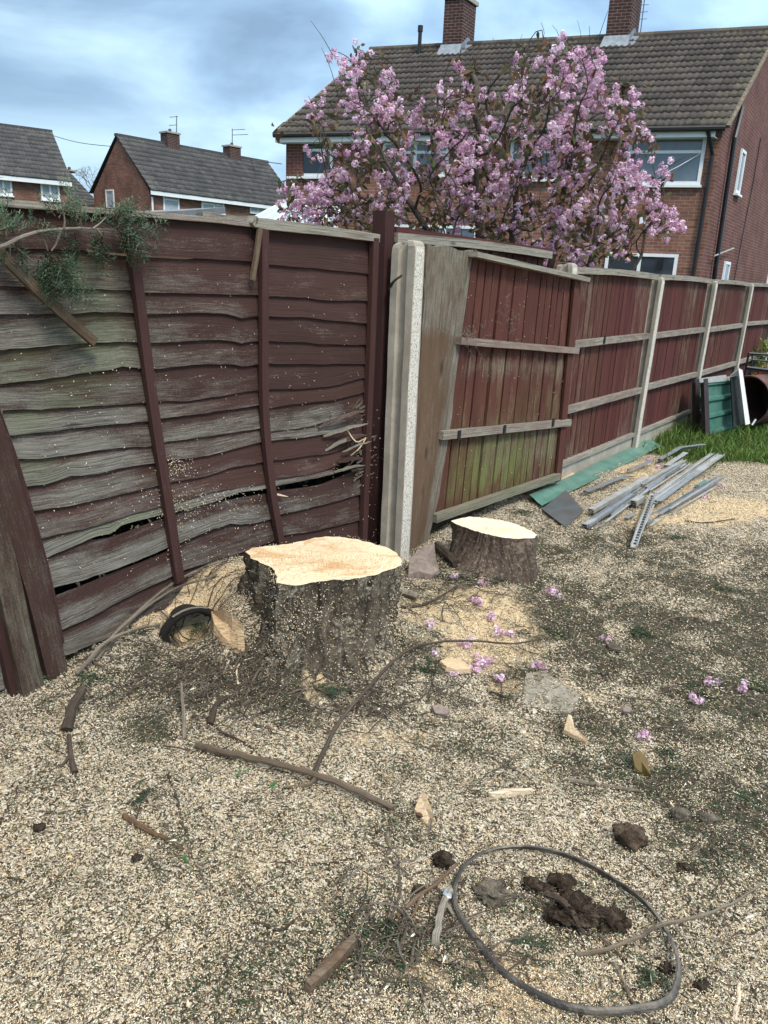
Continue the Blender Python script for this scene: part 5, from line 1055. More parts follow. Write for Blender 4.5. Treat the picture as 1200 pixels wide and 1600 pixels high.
# ------------------------------------------------------------------ things on the ground
def gtube(name, label, cat, pts, w, mt='stick', lift=.3, n=14, wea=.3, taper=.6, group=None, jit=.0015, rough=.2, lifts=None, fork=None, parent=None):
    P3 = [at(a, b) for a, b in pts]; rad_ = [np.linalg.norm(p-[0, 0, CH])*w/2/F for p in P3]; r0_ = max(rad_[0]*.78, .0015)
    P3 = [p+up(r0_*lift+(lifts[i] if lifts else 0)) for i, p in enumerate(P3)]; mb = MB(); pp = smoothpath(P3, n, jit*min(1, r0_*60)) if len(P3) > 2 else subdiv(P3, n, jit*min(1, r0_*60))
    tube(mb, pp, r0_, r0_*taper, 7, (random.random(), wea, 0), rough); 
    if fork:
        for f in fork:
            q = [at(a, b)+up(r0_) for a, b in f]; q[0] = min(pp, key=lambda v: np.linalg.norm(v-q[0])); tube(mb, smoothpath(q, 6), r0_*.6, r0_*.3, 5, (random.random(), wea, 0), rough)
    return mb.build(name, M[mt], parent, label=label, cat=cat, group=group)
gtube('curved_branch', 'long thin curved branch arching across the ground from below the large stump to the right', 'branch', [(487, 1228), (500, 1195), (530, 1140), (562, 1105), (600, 1062), (640, 1030), (690, 1017), (750, 1014), (800, 1016), (840, 1006)], 10, 'darkstick', lift=1.6, n=34, taper=.45, lifts=[.0, .01, .02, .03, .03, .035, .03, .025, .02, .01])
gtube('straight_branch', 'long straight peeled branch lying diagonally, crossed by the curved branch', 'branch', [(308, 1170), (360, 1187), (430, 1207), (500, 1228), (560, 1248), (614, 1269)], 13, lift=1.2, n=24, wea=.05, taper=.8, lifts=[0, .01, .02, .02, .01, 0], fork=[[(490, 1225), (480, 1232), (442, 1235)]])
gtube('stick', 'short curved grey stick standing up between the straight branch and the hoop', 'stick', [(605, 1305), (608, 1330), (600, 1352), (588, 1374)], 9, lift=.8)
gtube('stick', 'knobbly orange-brown stick lying alone on the chips at the left', 'stick', [(195, 1278), (215, 1293), (240, 1306), (262, 1316), (287, 1332)], 11, 'oldwood', 1.1, wea=.1, rough=.3)
gtube('stick', 'thin dark twig curving down left of the straight branch', 'stick', [(262, 1212), (274, 1240), (281, 1270), (286, 1296)], 6, 'darkstick', .9)
gtube('stick', 'thin twig rising to the upper end of the straight branch', 'stick', [(318, 1120), (345, 1145), (385, 1165), (415, 1190)], 6, 'darkstick', 1.2)
gtube('stick', 'dark cut stub of wood standing near the left end of the mound', 'stick', [(104, 1148), (112, 1125), (130, 1098)], 20, 'darkstick', 1., taper=.9, n=6, lifts=[0, .02, .04])
gtube('stick', 'short upright grey stub beside the small dark hole', 'stick', [(288, 1158), (287, 1130), (284, 1102)], 9, 'stick', 1., n=6, lifts=[0, .04, .09])
gtube('stick', 'bent dark root stub to the right of the small dark hole', 'stick', [(328, 1136), (338, 1115), (355, 1104)], 14, 'darkstick', 1., n=6, lifts=[.0, .02, .03])
gtube('stick', 'dark stub poking up from the chips at the left, below the dark cut stub', 'stick', [(118, 1210), (112, 1190), (110, 1168)], 12, 'darkstick', .8, n=6, lifts=[0, .02, .04], fork=[[(112, 1190), (95, 1203)]])
gtube('stick', 'thin twig above the hoop lying level, pale-tipped', 'stick', [(485, 1352), (520, 1350), (563, 1340)], 6, 'darkstick', .8)
gtube('stick', 'split stick with pale tip leading to the left side of the hoop', 'stick', [(620, 1438), (650, 1412), (680, 1395), (712, 1372)], 9, 'oldwood', 1.6, wea=.3, lifts=[0, .01, .02, .035], fork=[[(660, 1407), (640, 1440), (590, 1470)]])
gtube('stick', 'grey forked stick touching the left side of the hoop', 'stick', [(680, 1482), (684, 1450), (694, 1420), (703, 1405)], 14, 'stick', 1.2, wea=.7, lifts=[0, .01, .02, .02], taper=1.1, fork=[[(694, 1420), (712, 1440), (722, 1462)]])
gtube('stick', 'twig running across the hoop from its lower right rim', 'stick', [(900, 1496), (950, 1490), (1000, 1475), (1030, 1472), (1085, 1450), (1140, 1425), (1185, 1395)], 8, 'stick', 1.2, n=24, lifts=[0, .01, .02, .05, .03, .02, .02])
gtube('stick', 'dark straight twig inside the hoop', 'stick', [(935, 1465), (970, 1498), (1005, 1520), (1040, 1548)], 7, 'darkstick', 1.2)
gtube('stick', 'small grey stick inside the hoop near its lower rim', 'stick', [(958, 1508), (972, 1535), (990, 1572)], 9, 'stick', 1.)
gtube('stick', 'curved twig on the ground right of the brown leaf, low', 'stick', [(885, 1222), (920, 1226), (960, 1233), (1000, 1239)], 9, 'stick', .8)
gtube('stick', 'thin arched brown twig on the right, above the fallen blossoms', 'stick', [(1020, 985), (1045, 974), (1080, 972), (1112, 974)], 4, 'oldwood', 1., lifts=[0, .02, .02, 0])
gtube('stick', 'pale upright sliver stick at the bottom right edge', 'stick', [(1147, 1600), (1152, 1570), (1154, 1540)], 9, 'freshwood', 1., n=6, wea=.6)
gtube('stick', 'thin dark twig at the lower edge below the grey stick', 'stick', [(740, 1480), (760, 1540), (775, 1590)], 5, 'darkstick', .9)
gtube('stick', 'thin twig lying right of the large stump, over the sawdust', 'stick', [(625, 952), (660, 950), (690, 938), (715, 925)], 6, 'darkstick', 1., lifts=[0, .01, .02, .03])
gtube('stick', 'thick pale cut stick tucked against the right side of the large stump', 'stick', [(618, 928), (636, 934), (652, 940)], 18, 'stick', 1., n=6, wea=.6, taper=.9)
gtube('stick', 'dark bark log leaning behind the pinkish concrete lump', 'log', [(682, 862), (695, 874), (712, 890)], 18, 'darkstick', 1.4, n=6, taper=.95)
gtube('stick', 'pale bent twig on the dark litter left of the large stump', 'stick', [(372, 1072), (370, 1050), (378, 1036), (395, 1030)], 4, 'freshwood', 1.6, wea=.9)
gtube('stick', 'thin twig among sawdust right of the large stump, below the cut slab', 'stick', [(760, 1080), (800, 1095), (845, 1120)], 4, 'darkstick', 1.)
gtube('stick', 'dark twig on the pale chips far right, below the metal pile', 'stick', [(1070, 815), (1100, 818), (1148, 812)], 3, 'darkstick', 1.)
gtube('stick', 'grey bark strip left of the hoop with dark gap beneath', 'stick', [(395, 1440), (420, 1450), (440, 1455), (475, 1430)], 8, 'darkstick', 1.)
gtube('stick', 'thin crooked twig at the far left edge, low down', 'stick', [(35, 1450), (28, 1490), (20, 1530)], 6, 'darkstick', 1.)
gtube('stick', 'thin twig near the left edge, mid height', 'stick', [(12, 1372), (40, 1380)], 5, 'darkstick', 1.)
# long brash stems against the fence, left of the stump
for lab, pts_, w in (('long grey brash stem arching from the post foot up to the large stump', [(120, 1062), (190, 1000), (262, 940), (310, 915), (345, 895), (392, 874)], 7), ('second grey brash stem just below the long one, up to the stump', [(150, 1040), (210, 985), (270, 945), (330, 920), (392, 884)], 6), ('thick low brash stem lying toward the leaning post', [(130, 1052), (165, 1030), (210, 1008), (250, 985)], 8), ('thin brash stem crossing the sawdust drift by the fence', [(145, 1020), (175, 975), (215, 940), (300, 905)], 4)):
    gtube('brash_stem', lab, 'branch', pts_, w, 'stick', 2., n=20, wea=.35, lifts=[.01+.05*math.sin(math.pi*i/(len(pts_)-1)) for i in range(len(pts_))])
gtube('cut_stick', 'pale broken-ended stick leaning against the foot of the lap fence', 'stick', [(118, 1022), (108, 1008), (98, 990)], 9, 'freshwood', 1., n=6, wea=.7, lifts=[.0, .02, .06])
gtube('cut_stick', 'upright grey-green stick at the fence foot, left of the sawdust drift', 'stick', [(172, 968), (180, 948), (190, 930)], 10, 'stick', 1., n=6, wea=.5, lifts=[.0, .03, .06])
# hollow black pipe-like log with torn wood beside it
q = np.array([*HOLE, .085]); hl = thing('hollow_log', 'hollow black-rimmed log half buried under sawdust, left of the large stump', 'log', q)
vdir = nrm([q[0], q[1], 0]); axd = nrm(-vdir+np.array([.25, 0, 0])); sd_ = nrm(np.cross(axd, (0, 0, 1)))
mb = MB(); vs = []; gg = []; na = 30; prof = [(.125, .03), (.135, 0), (.125, -.02), (.105, -.012), (.095, .01), (.085, .30), (.04, .33)]
for j in range(na+1):
    t_ = math.pi*(-.12+1.24*j/na)
    for (R_, dp) in prof:
        R2 = R_*(1+.12*mnoise.noise((math.cos(t_)*2, math.sin(t_)*2, dp*3)))
        vs.append(q+sd_*math.cos(t_)*R2*1.12+up(math.sin(t_)*R2*.95-.03)-axd*dp); gg.append((t_*.13, R_, dp))
m_ = len(prof); mb.add(vs, [(j*m_+k, j*m_+k+1, j*m_+m_+k+1, j*m_+m_+k) for j in range(na) for k in range(m_-1)], gg); mb.build('hollow_mouth', M['dark_hole'], hl, smooth=True)
mb = MB(); 
tube(mb, [q+sd_*math.cos(t_)*.133*1.12+up(math.sin(t_)*.133*.95-.028)+axd*.012 for t_ in np.linspace(.9, 2.0, 12)], .005, .003, 6, (.5, 1., 0), .25); mb.build('pale_rim', M['stick'], hl)
def chunk(name, label, cat, poly, h, mt, off=(0, 0, 0), wea=.4, back=None, seed=0, plane_z=0.02, cut=None):
    """angular lump: polygon traced at its own height, extruded down to the ground, edges roughened"""
    pts_ = [at(a, b, plane_z+(back[i] if back else 0)) for i, (a, b) in enumerate(poly)]; n = len(pts_); mb = MB(); c = sum(pts_)/n; vs = list(pts_)+[p-up(h)+(p-c)*.06 for p in pts_]+[c+up(.004)]
    rr_ = np.random.rand(3)*9; gg = [v-c+rr_ for v in vs]; mb.add(vs, [(i, (i+1) % n, 2*n) for i in range(n)]+[((i+1) % n, i, n+i, n+(i+1) % n) for i in range(n)], gg, (.5, wea, 0)); return mb.build(name, M[mt], label=label, cat=cat)
chunk('split_wood_piece', 'torn orange-cream split wood piece beside the hollow log', 'wood piece', [(330, 955), (350, 952), (362, 960), (376, 972), (381, 985), (372, 1000), (360, 1006), (345, 990), (334, 972)], .09, 'tornwood', plane_z=.07, back=[.03, .05, .06, .05, .02, -.01, -.04, -.02, .01])
chunk('wood_wedge', 'brown-sided wood wedge with a pale sawn face, below the middle of the scene', 'wood piece', [(648, 1264), (657, 1240), (664, 1238), (677, 1270), (676, 1289), (668, 1290)], .05, 'freshwood', plane_z=.035, wea=.2, back=[-.01, .02, .03, .01, -.03, -.03])
mb = MB(); a_ = [at(647, 1266, .0), at(663, 1288, .0), at(670, 1290, -.0), at(660, 1242, .05), at(654, 1244, .04)]; blob(mb, at(659, 1272, .010), (.022, .03, .022), .2, 2, 2, 4); mb.build('bark_lump', plain('reddish_bark', (.10, .045, .03), .3, 30, .9, bmp=.6), label='reddish bark lump behind the pale faced wood wedge', cat='bark piece')
chunk('cut_slab', 'pale oval sawn wood slab on the ground right of the curved branch', 'wood piece', [(688, 1032), (700, 1027), (718, 1030), (734, 1040), (735, 1045), (715, 1046), (698, 1042)], .02, 'freshwood', plane_z=.03, wea=.1)
chunk('concrete_lump', 'pinkish grey concrete lump between the concrete post and the smaller stump', 'concrete lump', [(640, 872), (663, 852), (679, 850), (680, 868), (686, 890), (676, 898), (655, 893), (638, 897)], .12, 'pinkstone', plane_z=.09, back=[0, .05, .05, .02, -.05, -.06, -.05, -.06])
chunk('wood_offcut', 'thin pinkish board offcut propped on the chips, right of centre', 'wood piece', [(881, 1140), (888, 1116), (893, 1118), (888, 1138), (918, 1154), (916, 1158)], .015, 'freshwood', plane_z=.03, wea=.2, back=[0, .03, .03, 0, 0, -.01])
chunk('wood_offcut', 'pale split wood sliver lying level above the hoop, right of the wedge', 'wood piece', [(764, 1238), (790, 1232), (832, 1231), (828, 1237), (800, 1241), (770, 1244)], .012, 'freshwood', plane_z=.015, wea=.7)
chunk('bark_plank', 'weathered brown bark plank left of the hoop, near the bottom', 'wood piece', [(478, 1532), (505, 1500), (540, 1468), (553, 1457), (557, 1468), (530, 1500), (498, 1530), (486, 1540)], .03, 'oldwood', plane_z=.03, wea=.35)
chunk('brown_leaf', 'curled olive brown leaf standing in green litter at the right', 'leaf', [(988, 1178), (1000, 1172), (1012, 1185), (1016, 1210), (1004, 1208), (992, 1198)], .01, 'glassbrown', plane_z=.03, back=[.02, .03, .02, -.01, -.02, 0])
chunk('bark_chip', 'flat dark bark chip beside a fallen blossom on the right', 'bark piece', [(948, 1006), (960, 1004), (972, 1013), (968, 1016), (952, 1012)], .01, 'darkstick', plane_z=.02)
chunk('brick_bit', 'small orange-brown brick fragment right of centre', 'brick piece', [(675, 1102), (688, 1100), (702, 1108), (698, 1116), (680, 1114)], .02, 'pinkstone', plane_z=.02)
chunk('grey_slab', 'pale dusty mortar slab under sawdust, right of the cut slab', 'slab', [(822, 1052), (850, 1048), (905, 1085), (900, 1110), (868, 1112), (815, 1095)], .03, 'slab', plane_z=.006)
chunk('wood_offcut', 'tan log end showing through at the fence foot beside the green sheet', 'wood piece', [(872, 744), (882, 738), (896, 738), (900, 744), (890, 751), (876, 752)], .04, 'freshwood', plane_z=.03, wea=.1)
def clod(name, label, px, py, rpx, mt='clod', sq=.6, amp=.28, seed=0, asp=1.2, facet=False, rot=0., sink=.3):
    c = at(px, py); k = np.linalg.norm(c-[0, 0, CH])/F*rpx; mb = MB(); blob(mb, c+up(k*sq*(1-sink)), (k*asp, k, k*sq), amp*.75, 1.5, 4, seed, rot=rot, facet=facet); return mb.build(name, M[mt], label=label, cat='clod' if mt == 'clod' else 'stone', smooth=not facet)
c = at(895, 1440); cg = thing('soil_clod', 'large dark root clod in the middle of the steel hoop', 'clod', c); mb = MB(); k = .0014
blob(mb, at(897, 1440)+up(.025), (.066, .042, .044), .34, 1.9, 5, 3, rot=-.2); mb.build('soil', M['clod'], cg)
mb = MB(); 
for _ in range(1): tube(mb, smoothpath([at(850, 1420)+up(.05), at(880, 1440)+up(.06), at(912, 1470)+up(.02)], 8), .010, .006, 6, rough=.3)
mb.build('root', M['darkstick'], cg)
clod('soil_clod', 'dark ragged clod touching the right of the large root clod in the hoop', 952, 1442, 19, seed=8, amp=.5, sq=.5, facet=False)
clod('soil_clod', 'grey dusty clod inside the hoop near its upper left rim', 765, 1402, 19, 'rock', .5, .6, 11)
clod('soil_clod', 'small black clod above the large root clod', 832, 1388, 12, seed=13, amp=.4)
clod('soil_clod', 'dark blue-black clod at the top of the large root clod', 876, 1386, 13, seed=15, amp=.4, sq=.8)
clod('soil_clod', 'small black clod between two others near the top of the hoop', 855, 1392, 8, seed=16, amp=.4)
clod('soil_clod', 'brown soil clod alone on the chips above the hoop to the right', 982, 1318, 21, 'clod2', .75, .30, 21, 1.0)
clod('soil_clod', 'hollow brown clod just outside the upper left of the hoop', 692, 1350, 13, seed=23, amp=.35, sq=.7)
clod('soil_clod', 'dark clod above the split stick, left of the hoop', 655, 1395, 9, seed=25, amp=.4)
clod('small_stone', 'small pinkish stone right of the soil clod, near a conifer sprig', 1062, 1278, 11, 'rock', .7, .2, 31)
clod('small_stone', 'grey stone next to the pinkish stone at the right', 1108, 1283, 11, 'rock', .5, .2, 33)
clod('soil_clod', 'dark flaky clod right of the hoop top', 1072, 1358, 10, seed=35, amp=.5, sq=.35)
clod('soil_clod', 'dark clod just right of the lower hoop rim', 1098, 1545, 9, seed=37, amp=.5, sq=.4)
clod('soil_clod', 'dark clod inside the lower right of the hoop', 1042, 1515, 8, seed=38, amp=.5, sq=.5)
clod('soil_clod', 'small round dark clod at the left, left of the orange-brown stick', 61, 1296, 7, seed=41)
clod('soil_clod', 'small dark clod below the orange-brown stick', 214, 1342, 6, seed=42)
clod('small_stone', 'stone lump at the edge of the grass', 1120, 715, 5, 'pinkstone', .6, .2, 45)
clod('small_stone', 'pale little stone near the right offcut', 978, 1113, 7, 'pinkstone', .8, .2, 47)
# the hoop
hp = [(708, 1408), (716, 1378), (735, 1356), (765, 1342), (800, 1336), (840, 1337), (880, 1345), (920, 1360), (960, 1383), (995, 1412), (1022, 1440), (1043, 1475), (1055, 1510), (1057, 1540), (1048, 1568), (1028, 1584), (995, 1591), (960, 1594), (920, 1592), (885, 1583), (850, 1568), (815, 1547), (782, 1522), (757, 1495), (735, 1465), (715, 1435)]
hz = [.03+.012*math.sin(i*.5)+.015*(8 < i < 14) for i in range(len(hp))]; HP = [at(a, b)+up(hz[i]*.7) for i, (a, b) in enumerate(hp)]; HPc = [HP[-1]]+HP+HP[:2]; pp = []
for k in range(len(HP)*6):
    t_ = k/6; i = int(t_); f = t_-i; a, b, c_, d = [HP[(i+j-1) % len(HP)] for j in range(4)]; pp.append(.5*((2*b)+(-a+c_)*f+(2*a-5*b+4*c_-d)*f*f+(-a+3*b-3*c_+d)*f**3))
hc = sum(pp)/len(pp); mb = MB(); vs = []; gg = []; n = len(pp); prof = [(-.0035, -.015), (.0035, -.015), (.007, -.004), (.007, .006), (.0035, .015), (-.0025, .015), (-.0035, .006)]
for i, p in enumerate(pp):
    d = nrm(pp[(i+1) % n]-pp[i-1]); rr_ = nrm((p-hc)*[1, 1, 0]); tw = .5+.25*math.sin(i/n*6.28*2+1); zz = nrm(up(1)*math.cos(tw)+rr_*math.sin(tw)*-1); ro = nrm(np.cross(d, zz)); ro = ro if ro@rr_ > 0 else -ro
    for (a, b) in prof: vs.append(p+ro*a*.8+zz*b*.62+np.random.randn(3)*.0004); gg.append((i*.01, a, b))
m_ = len(prof); mb.add(vs, [(i*m_+k, i*m_+(k+1) % m_, ((i+1) % n)*m_+(k+1) % m_, ((i+1) % n)*m_+k) for i in range(n) for k in range(m_)], gg)
mb.build('steel_hoop', M['hoop'], label='rusty grey steel barrel hoop lying on the chips at the bottom right', cat='hoop')
mb = MB(); blob(mb, at(698, 1412)+up(.035), (.016, .02, .008), .3, 2, 2, 9, rot=.5, facet=True); mb.build('slate_chip', M['galv'], label='pale blue-grey slate chip resting on the grey forked stick', cat='stone chip')

# metal and trim heap by the fence
def rest(px, py, dz): return at(px, py)+up(dz)
def chan(label, p0, p1, w, mt='galv', dz=(.03, .03), prof='U', name='metal_strip', holes=False, h=None, mid=None):
    a, b = rest(*p0, dz[0]), rest(*p1, dz[1]); d = nrm(b-a); s = nrm(np.cross(d, (0, 0, 1))); n_ = np.cross(s, d); sc_ = np.linalg.norm((a+b)/2-[0, 0, CH])/F; w = w*sc_*.74; h = (h or .5)*w; t_ = .003
    pr = {'U': [(-w/2, 0), (-w/2, h), (w/2, h), (w/2, 0), (w/2-t_, 0), (w/2-t_, h-t_), (-w/2+t_, h-t_), (-w/2+t_, 0)], 'V': [(-w/2, 0), (-w/2, h), (-w/2+t_, h), (-w/2+t_, t_*1.5), (w/2-t_, t_*1.5), (w/2-t_, h), (w/2, h), (w/2, 0)],
          'L': [(-w/2, 0), (-w/2, h), (w/2, h), (w/2, h-t_), (-w/2+t_, h-t_), (-w/2+t_, 0)], 'F': [(-w/2, 0), (-w/2, .006), (w/2, .008), (w/2, .002)]}[prof]
    pts_ = [a, b] if mid is None else [a, rest(*mid[:2], mid[2]), b]; pts_ = subdiv(pts_, 8, .0012); mb = MB(); vs = []; gg = []; m_ = len(pr)
    for i, p in enumerate(pts_):
        for (x, y) in pr: vs.append(p+s*x+n_*y); gg.append((i*.1, x, y))
    K = len(pts_); fs = [(i*m_+k, i*m_+(k+1) % m_, i*m_+m_+(k+1) % m_, i*m_+m_+k) for i in range(K-1) for k in range(m_)]+[tuple(range(m_-1, -1, -1)), tuple((K-1)*m_+k for k in range(m_))]; mb.add(vs, fs, gg)
    o = mb.build(name, M[mt], label=label, cat='metal strip', group='metal strips in the heap by the fence'); 
    return o
chan('short blue-grey angle strip nearest the grey plate', (914, 778), (978, 750), 11, prof='L', dz=(.035, .02))
chan('blue-grey strip half buried in sawdust below the green sheet', (982, 742), (1018, 728), 9, prof='L')
chan('dented blue-grey tube at the far end of the heap', (1030, 726), (1098, 708), 9, prof='L', dz=(.02, .06), mid=(1062, 713, .06), h=.8)
chan('pale bent trim just below the dented tube', (1040, 734), (1070, 718), 10, 'galv2', prof='L', dz=(.02, .05))
chan('long galvanised channel on the left side of the heap', (922, 808), (1008, 762), 12, 'galv2', prof='U', dz=(.03, .06), h=.7)
chan('long narrow trim continuing up the middle of the heap', (1000, 768), (1068, 728), 8, 'galv2', prof='V', dz=(.06, .05))
chan('pale thin lath on the middle of the heap', (1022, 762), (1070, 732), 6, 'galv2', prof='F', dz=(.04, .04))
chan('open U-shaped grey channel at the lower left of the heap', (914, 828), (988, 783), 14, prof='V', dz=(.02, .05), h=.45)
chan('narrow grey rail beside the open channel', (936, 829), (990, 790), 4, prof='F', dz=(.02, .03))
chan('small pale box offcut in the middle of the heap', (988, 797), (1001, 788), 14, 'galv2', prof='U', dz=(.03, .03), h=.8)
chan('tiny square metal offcut below the heap', (978, 815), (990, 808), 10, 'galv', prof='F', dz=(.02, .02))
chan('flat end cap at the lower left tip of the open channel', (912, 828), (930, 820), 13, 'galv2', prof='U', dz=(.02, .025))
chan('wide pale channel running to the upper right corner of the heap', (1018, 796), (1126, 719), 14, 'galv2', prof='V', dz=(.05, .05), h=.35)
chan('long blue-grey flat bar beside the wide pale channel', (1026, 797), (1090, 748), 12, 'galv', prof='L', dz=(.06, .06), h=.25)
chan('thin pale channel left of the wide pale one', (1026, 780), (1112, 716), 7, 'galv2', prof='V', dz=(.045, .045))
chan('long angle iron along the right edge of the heap', (1005, 824), (1122, 758), 13, 'galv', prof='V', dz=(.02, .05), h=.5)
chan('thin light rod along the far right edge of the heap', (1014, 829), (1118, 768), 4, 'galv2', prof='F', dz=(.03, .04))
chan('perforated steel post lying across the front of the heap', (989, 861), (1018, 786), 12, 'galv2', prof='V', dz=(.02, .07), h=.5)
chan('small blue-green metal scrap on the right of the heap', (1088, 765), (1103, 757), 9, 'greensheet', prof='F', dz=(.03, .03))
SL_ = ['thin lath crossing above the open U-shaped channel in the scrap heap', 'slim channel just right of the open U-shaped channel in the heap', 'narrow trim beside the long narrow trim, upper middle of the heap', 'flat lath between the middle trims and the wide pale channel', 'slim channel ending near the blossoms at the far end of the heap', 'flat strip squeezed against the left of the wide pale channel', 'slim channel between the blue-grey bar and the long angle iron', 'flat lath on top of the long angle iron', 'stubby strip just above the perforated post in the heap', 'thin strip lying along the perforated post', 'thin lath from the pale box offcut up toward the sawdust', 'short strip under the upper half of the blue-grey flat bar', 'short slim offcut lying across the lower left laths of the heap']
mb = MB(); pa_, pb2 = rest(989, 861, .02), rest(1018, 786, .07); dd_ = nrm(pb2-pa_); ss_ = nrm(np.cross(dd_, (0, 0, 1))); LL_ = np.linalg.norm(pb2-pa_); k_ = .05
while k_ < LL_-.05: q_ = pa_+dd_*k_+np.cross(ss_, dd_)*.005; frame_box(mb, q_-ss_*.008, dd_*.028, ss_*.016, np.cross(ss_, dd_)*.003); k_ += .05
post_o = [o for o in S.objects if o.get('label', '').startswith('perforated steel post')][0]; mb.build('slots', M['blackmetal'], post_o, kind='stuff')
for i_, (p0_, p1_, w_c, pf_) in enumerate((((930, 818), (1000, 772), 5, 'F'), ((945, 824), (1012, 776), 4, 'V'), ((1008, 770), (1062, 738), 5, 'U'), ((1015, 775), (1078, 733), 4, 'F'), ((1034, 772), (1098, 726), 5, 'V'), ((1040, 780), (1116, 728), 4, 'F'), ((1030, 812), (1100, 770), 6, 'V'), ((1045, 805), (1112, 764), 4, 'F'), ((1000, 782), (1035, 758), 7, 'U'), ((996, 850), (1020, 800), 4, 'F'), ((980, 792), (1040, 748), 4, 'F'), ((1060, 768), (1104, 740), 6, 'U'), ((955, 812), (985, 792), 6, 'V'))):
    chan(SL_[i_], p0_, p1_, w_c, 'galv2' if i_ % 2 else 'galv', prof=pf_, dz=(.03+.004*(i_ % 4), .05+.005*(i_ % 3)))
mb = MB(); a0, a1, a2, a3 = rest(826, 783, .05), rest(846, 797, .035), rest(1033, 701, .03), rest(1012, 694, .06)
N_ = 14; vs = []; gg = []
for i in range(N_+1):
    f = i/N_
    for j, zj in enumerate((0, .002, -.004, .0)):
        q = (a0*(1-f)+a3*f)*(1-j/3)+(a1*(1-f)+a2*f)*(j/3); vs.append(q+up(zj+.004*math.sin(i*1.1))); gg.append((f*2, j*.1, 0))
nb = len(vs); vs += [v-up(.004) for v in vs]; gg += gg; fs = [(i*4+j, i*4+4+j, i*4+5+j, i*4+1+j) for i in range(N_) for j in range(3)]; fs += [tuple(nb+k for k in f[::-1]) for f in fs]+[(i*4, nb+i*4, nb+i*4+4, i*4+4) for i in range(N_)]+[(i*4+7, nb+i*4+7, nb+i*4+3, i*4+3) for i in range(N_)]+[(0, 1, 2, 3, nb+3, nb+2, nb+1, nb)]
mb.add(vs, fs, gg); mb.build('green_sheet', M['greensheet'], label='long green painted metal strip lying beside the fence foot', cat='metal sheet')
mb = MB(); v4 = [rest(846, 799, .02), rest(883, 775, .05), rest(911, 806, .04), rest(884, 827, .015)]; mb.add(v4+[v-up(.005) for v in v4], [(0, 3, 2, 1), (4, 5, 6, 7), (0, 1, 5, 4), (1, 2, 6, 5), (2, 3, 7, 6), (3, 0, 4, 7)]); mb.build('grey_plate', M['greyplate'], label='square grey metal plate at the near end of the green strip', cat='metal plate')

# things leaning at the far right
zb = lambda px, py: at(px, py)
def corr(label, TLp, BLp, BRp, TRp, y0, y1, edge_lab):
    TL, BL, BR, TR = YP(*TLp, y0), YP(*BLp, y0-.12), YP(*BRp, y1-.12), YP(*TRp, y1); o = thing('corrugated_panel', label, 'metal panel', (BL+BR)/2); mb = MB(); vs = []; gg = []; R_ = 60; n_ = nrm(np.cross(BR-BL, TL-BL)); n_ = n_ if n_[1] < 0 else -n_
    for i in range(R_+1):
        v = i/R_; ph = (v*3.4+.15) % 1; rib = .03 if .38 < ph < .58 else (.03*(ph-.30)/.08 if .30 <= ph <= .38 else (.03*(.66-ph)/.08 if .58 <= ph < .66 else 0))
        for j in range(3): q = (BL*(1-v)+TL*v)*(1-j/2)+(BR*(1-v)+TR*v)*j/2; vs.append(q+n_*rib); gg.append((j, v, 0))
    nb = len(vs); vs += [v-n_*.004 for v in vs]; gg += gg; fs = [(i*3+j, i*3+j+1, i*3+4+j, i*3+3+j) for i in range(R_) for j in range(2)]; fs += [tuple(nb+k for k in f[::-1]) for f in fs]; mb.add(vs, fs, gg); mb.build('ribbed_sheet', M['greenpanel'], o)
    mb = MB(); beam(mb, [BL+n_*.02-nrm(BR-BL)*.03, TL+n_*.02-nrm(BR-BL)*.03], .07, .05, n_); mb.build('edge_strip', M['brownsteel'], o)
    mb = MB(); beam(mb, [TL+n_*.01+up(.02), TR+n_*.01+up(.02)], .05, .06, n_); mb.build('top_trim', M['galv2'], o); return o
y_ = at(1104, 684)[1]
corr('dark green corrugated metal panel leaning upright in the grass, frontmost of two', (1101, 598), (1104, 686), (1150, 672), (1144, 594), y_, y_+.25, '')
corr('second green corrugated panel leaning just behind the front one, mostly hidden', (1088, 598), (1088, 675), (1130, 665), (1130, 592), y_+.32, y_+.55, '')
mb = MB(); v4 = [YP(1142, 590, y_+.05), YP(1157, 586, y_+.15), YP(1162, 662, y_+.0), YP(1146, 668, y_-.1)]; polyprism(mb, v4, np.array([.0, .03, 0])); mb.build('black_board', M['blackboard'], label='black board leaning against the right end of the corrugated panels', cat='board')
wo = thing('white_corner_frame', 'white L-shaped corner frame leaning on the black board', 'frame', YP(1168, 664, y_-.05)); mb = MB(); polyprism(mb, [YP(1154, 576, y_), YP(1160, 578, y_), YP(1172, 662, y_-.15), YP(1165, 664, y_-.15)], np.array([0, .03, 0])); mb.build('upright', M['white'], wo)
mb = MB(); polyprism(mb, [YP(1142, 587, y_+.1), YP(1156, 575, y_+.0), YP(1160, 582, y_), YP(1156, 587, y_+.05)], np.array([0, .03, 0])); mb.build('corner_piece', M['white'], wo)
dr = thing('rusty_drum', 'rusty brown steel drum lying on its side at the right edge, mouth facing left', 'drum', YP(1178, 645, 9.3)); dc = YP(1168, 626, 9.0); da = nrm([.85, .52, .02]); e1 = nrm(np.cross(da, (0, 0, 1))); e2 = np.cross(e1, da); mb = MB(); vs = []; gg = []; n = 36; prof = [(.245, .75), (.28, .75), (.285, .50), (.295, .49), (.285, .48), (.285, .25), (.295, .24), (.285, .23), (.285, .02), (.293, .01), (.288, -.005), (.272, .0), (.270, .70), (.01, .72)]
for j in range(n):
    t_ = j*2*math.pi/n
    for (R_, dp) in prof: vs.append(dc+(e1*math.cos(t_)+e2*math.sin(t_))*R_+da*dp); gg.append((t_, R_, dp))
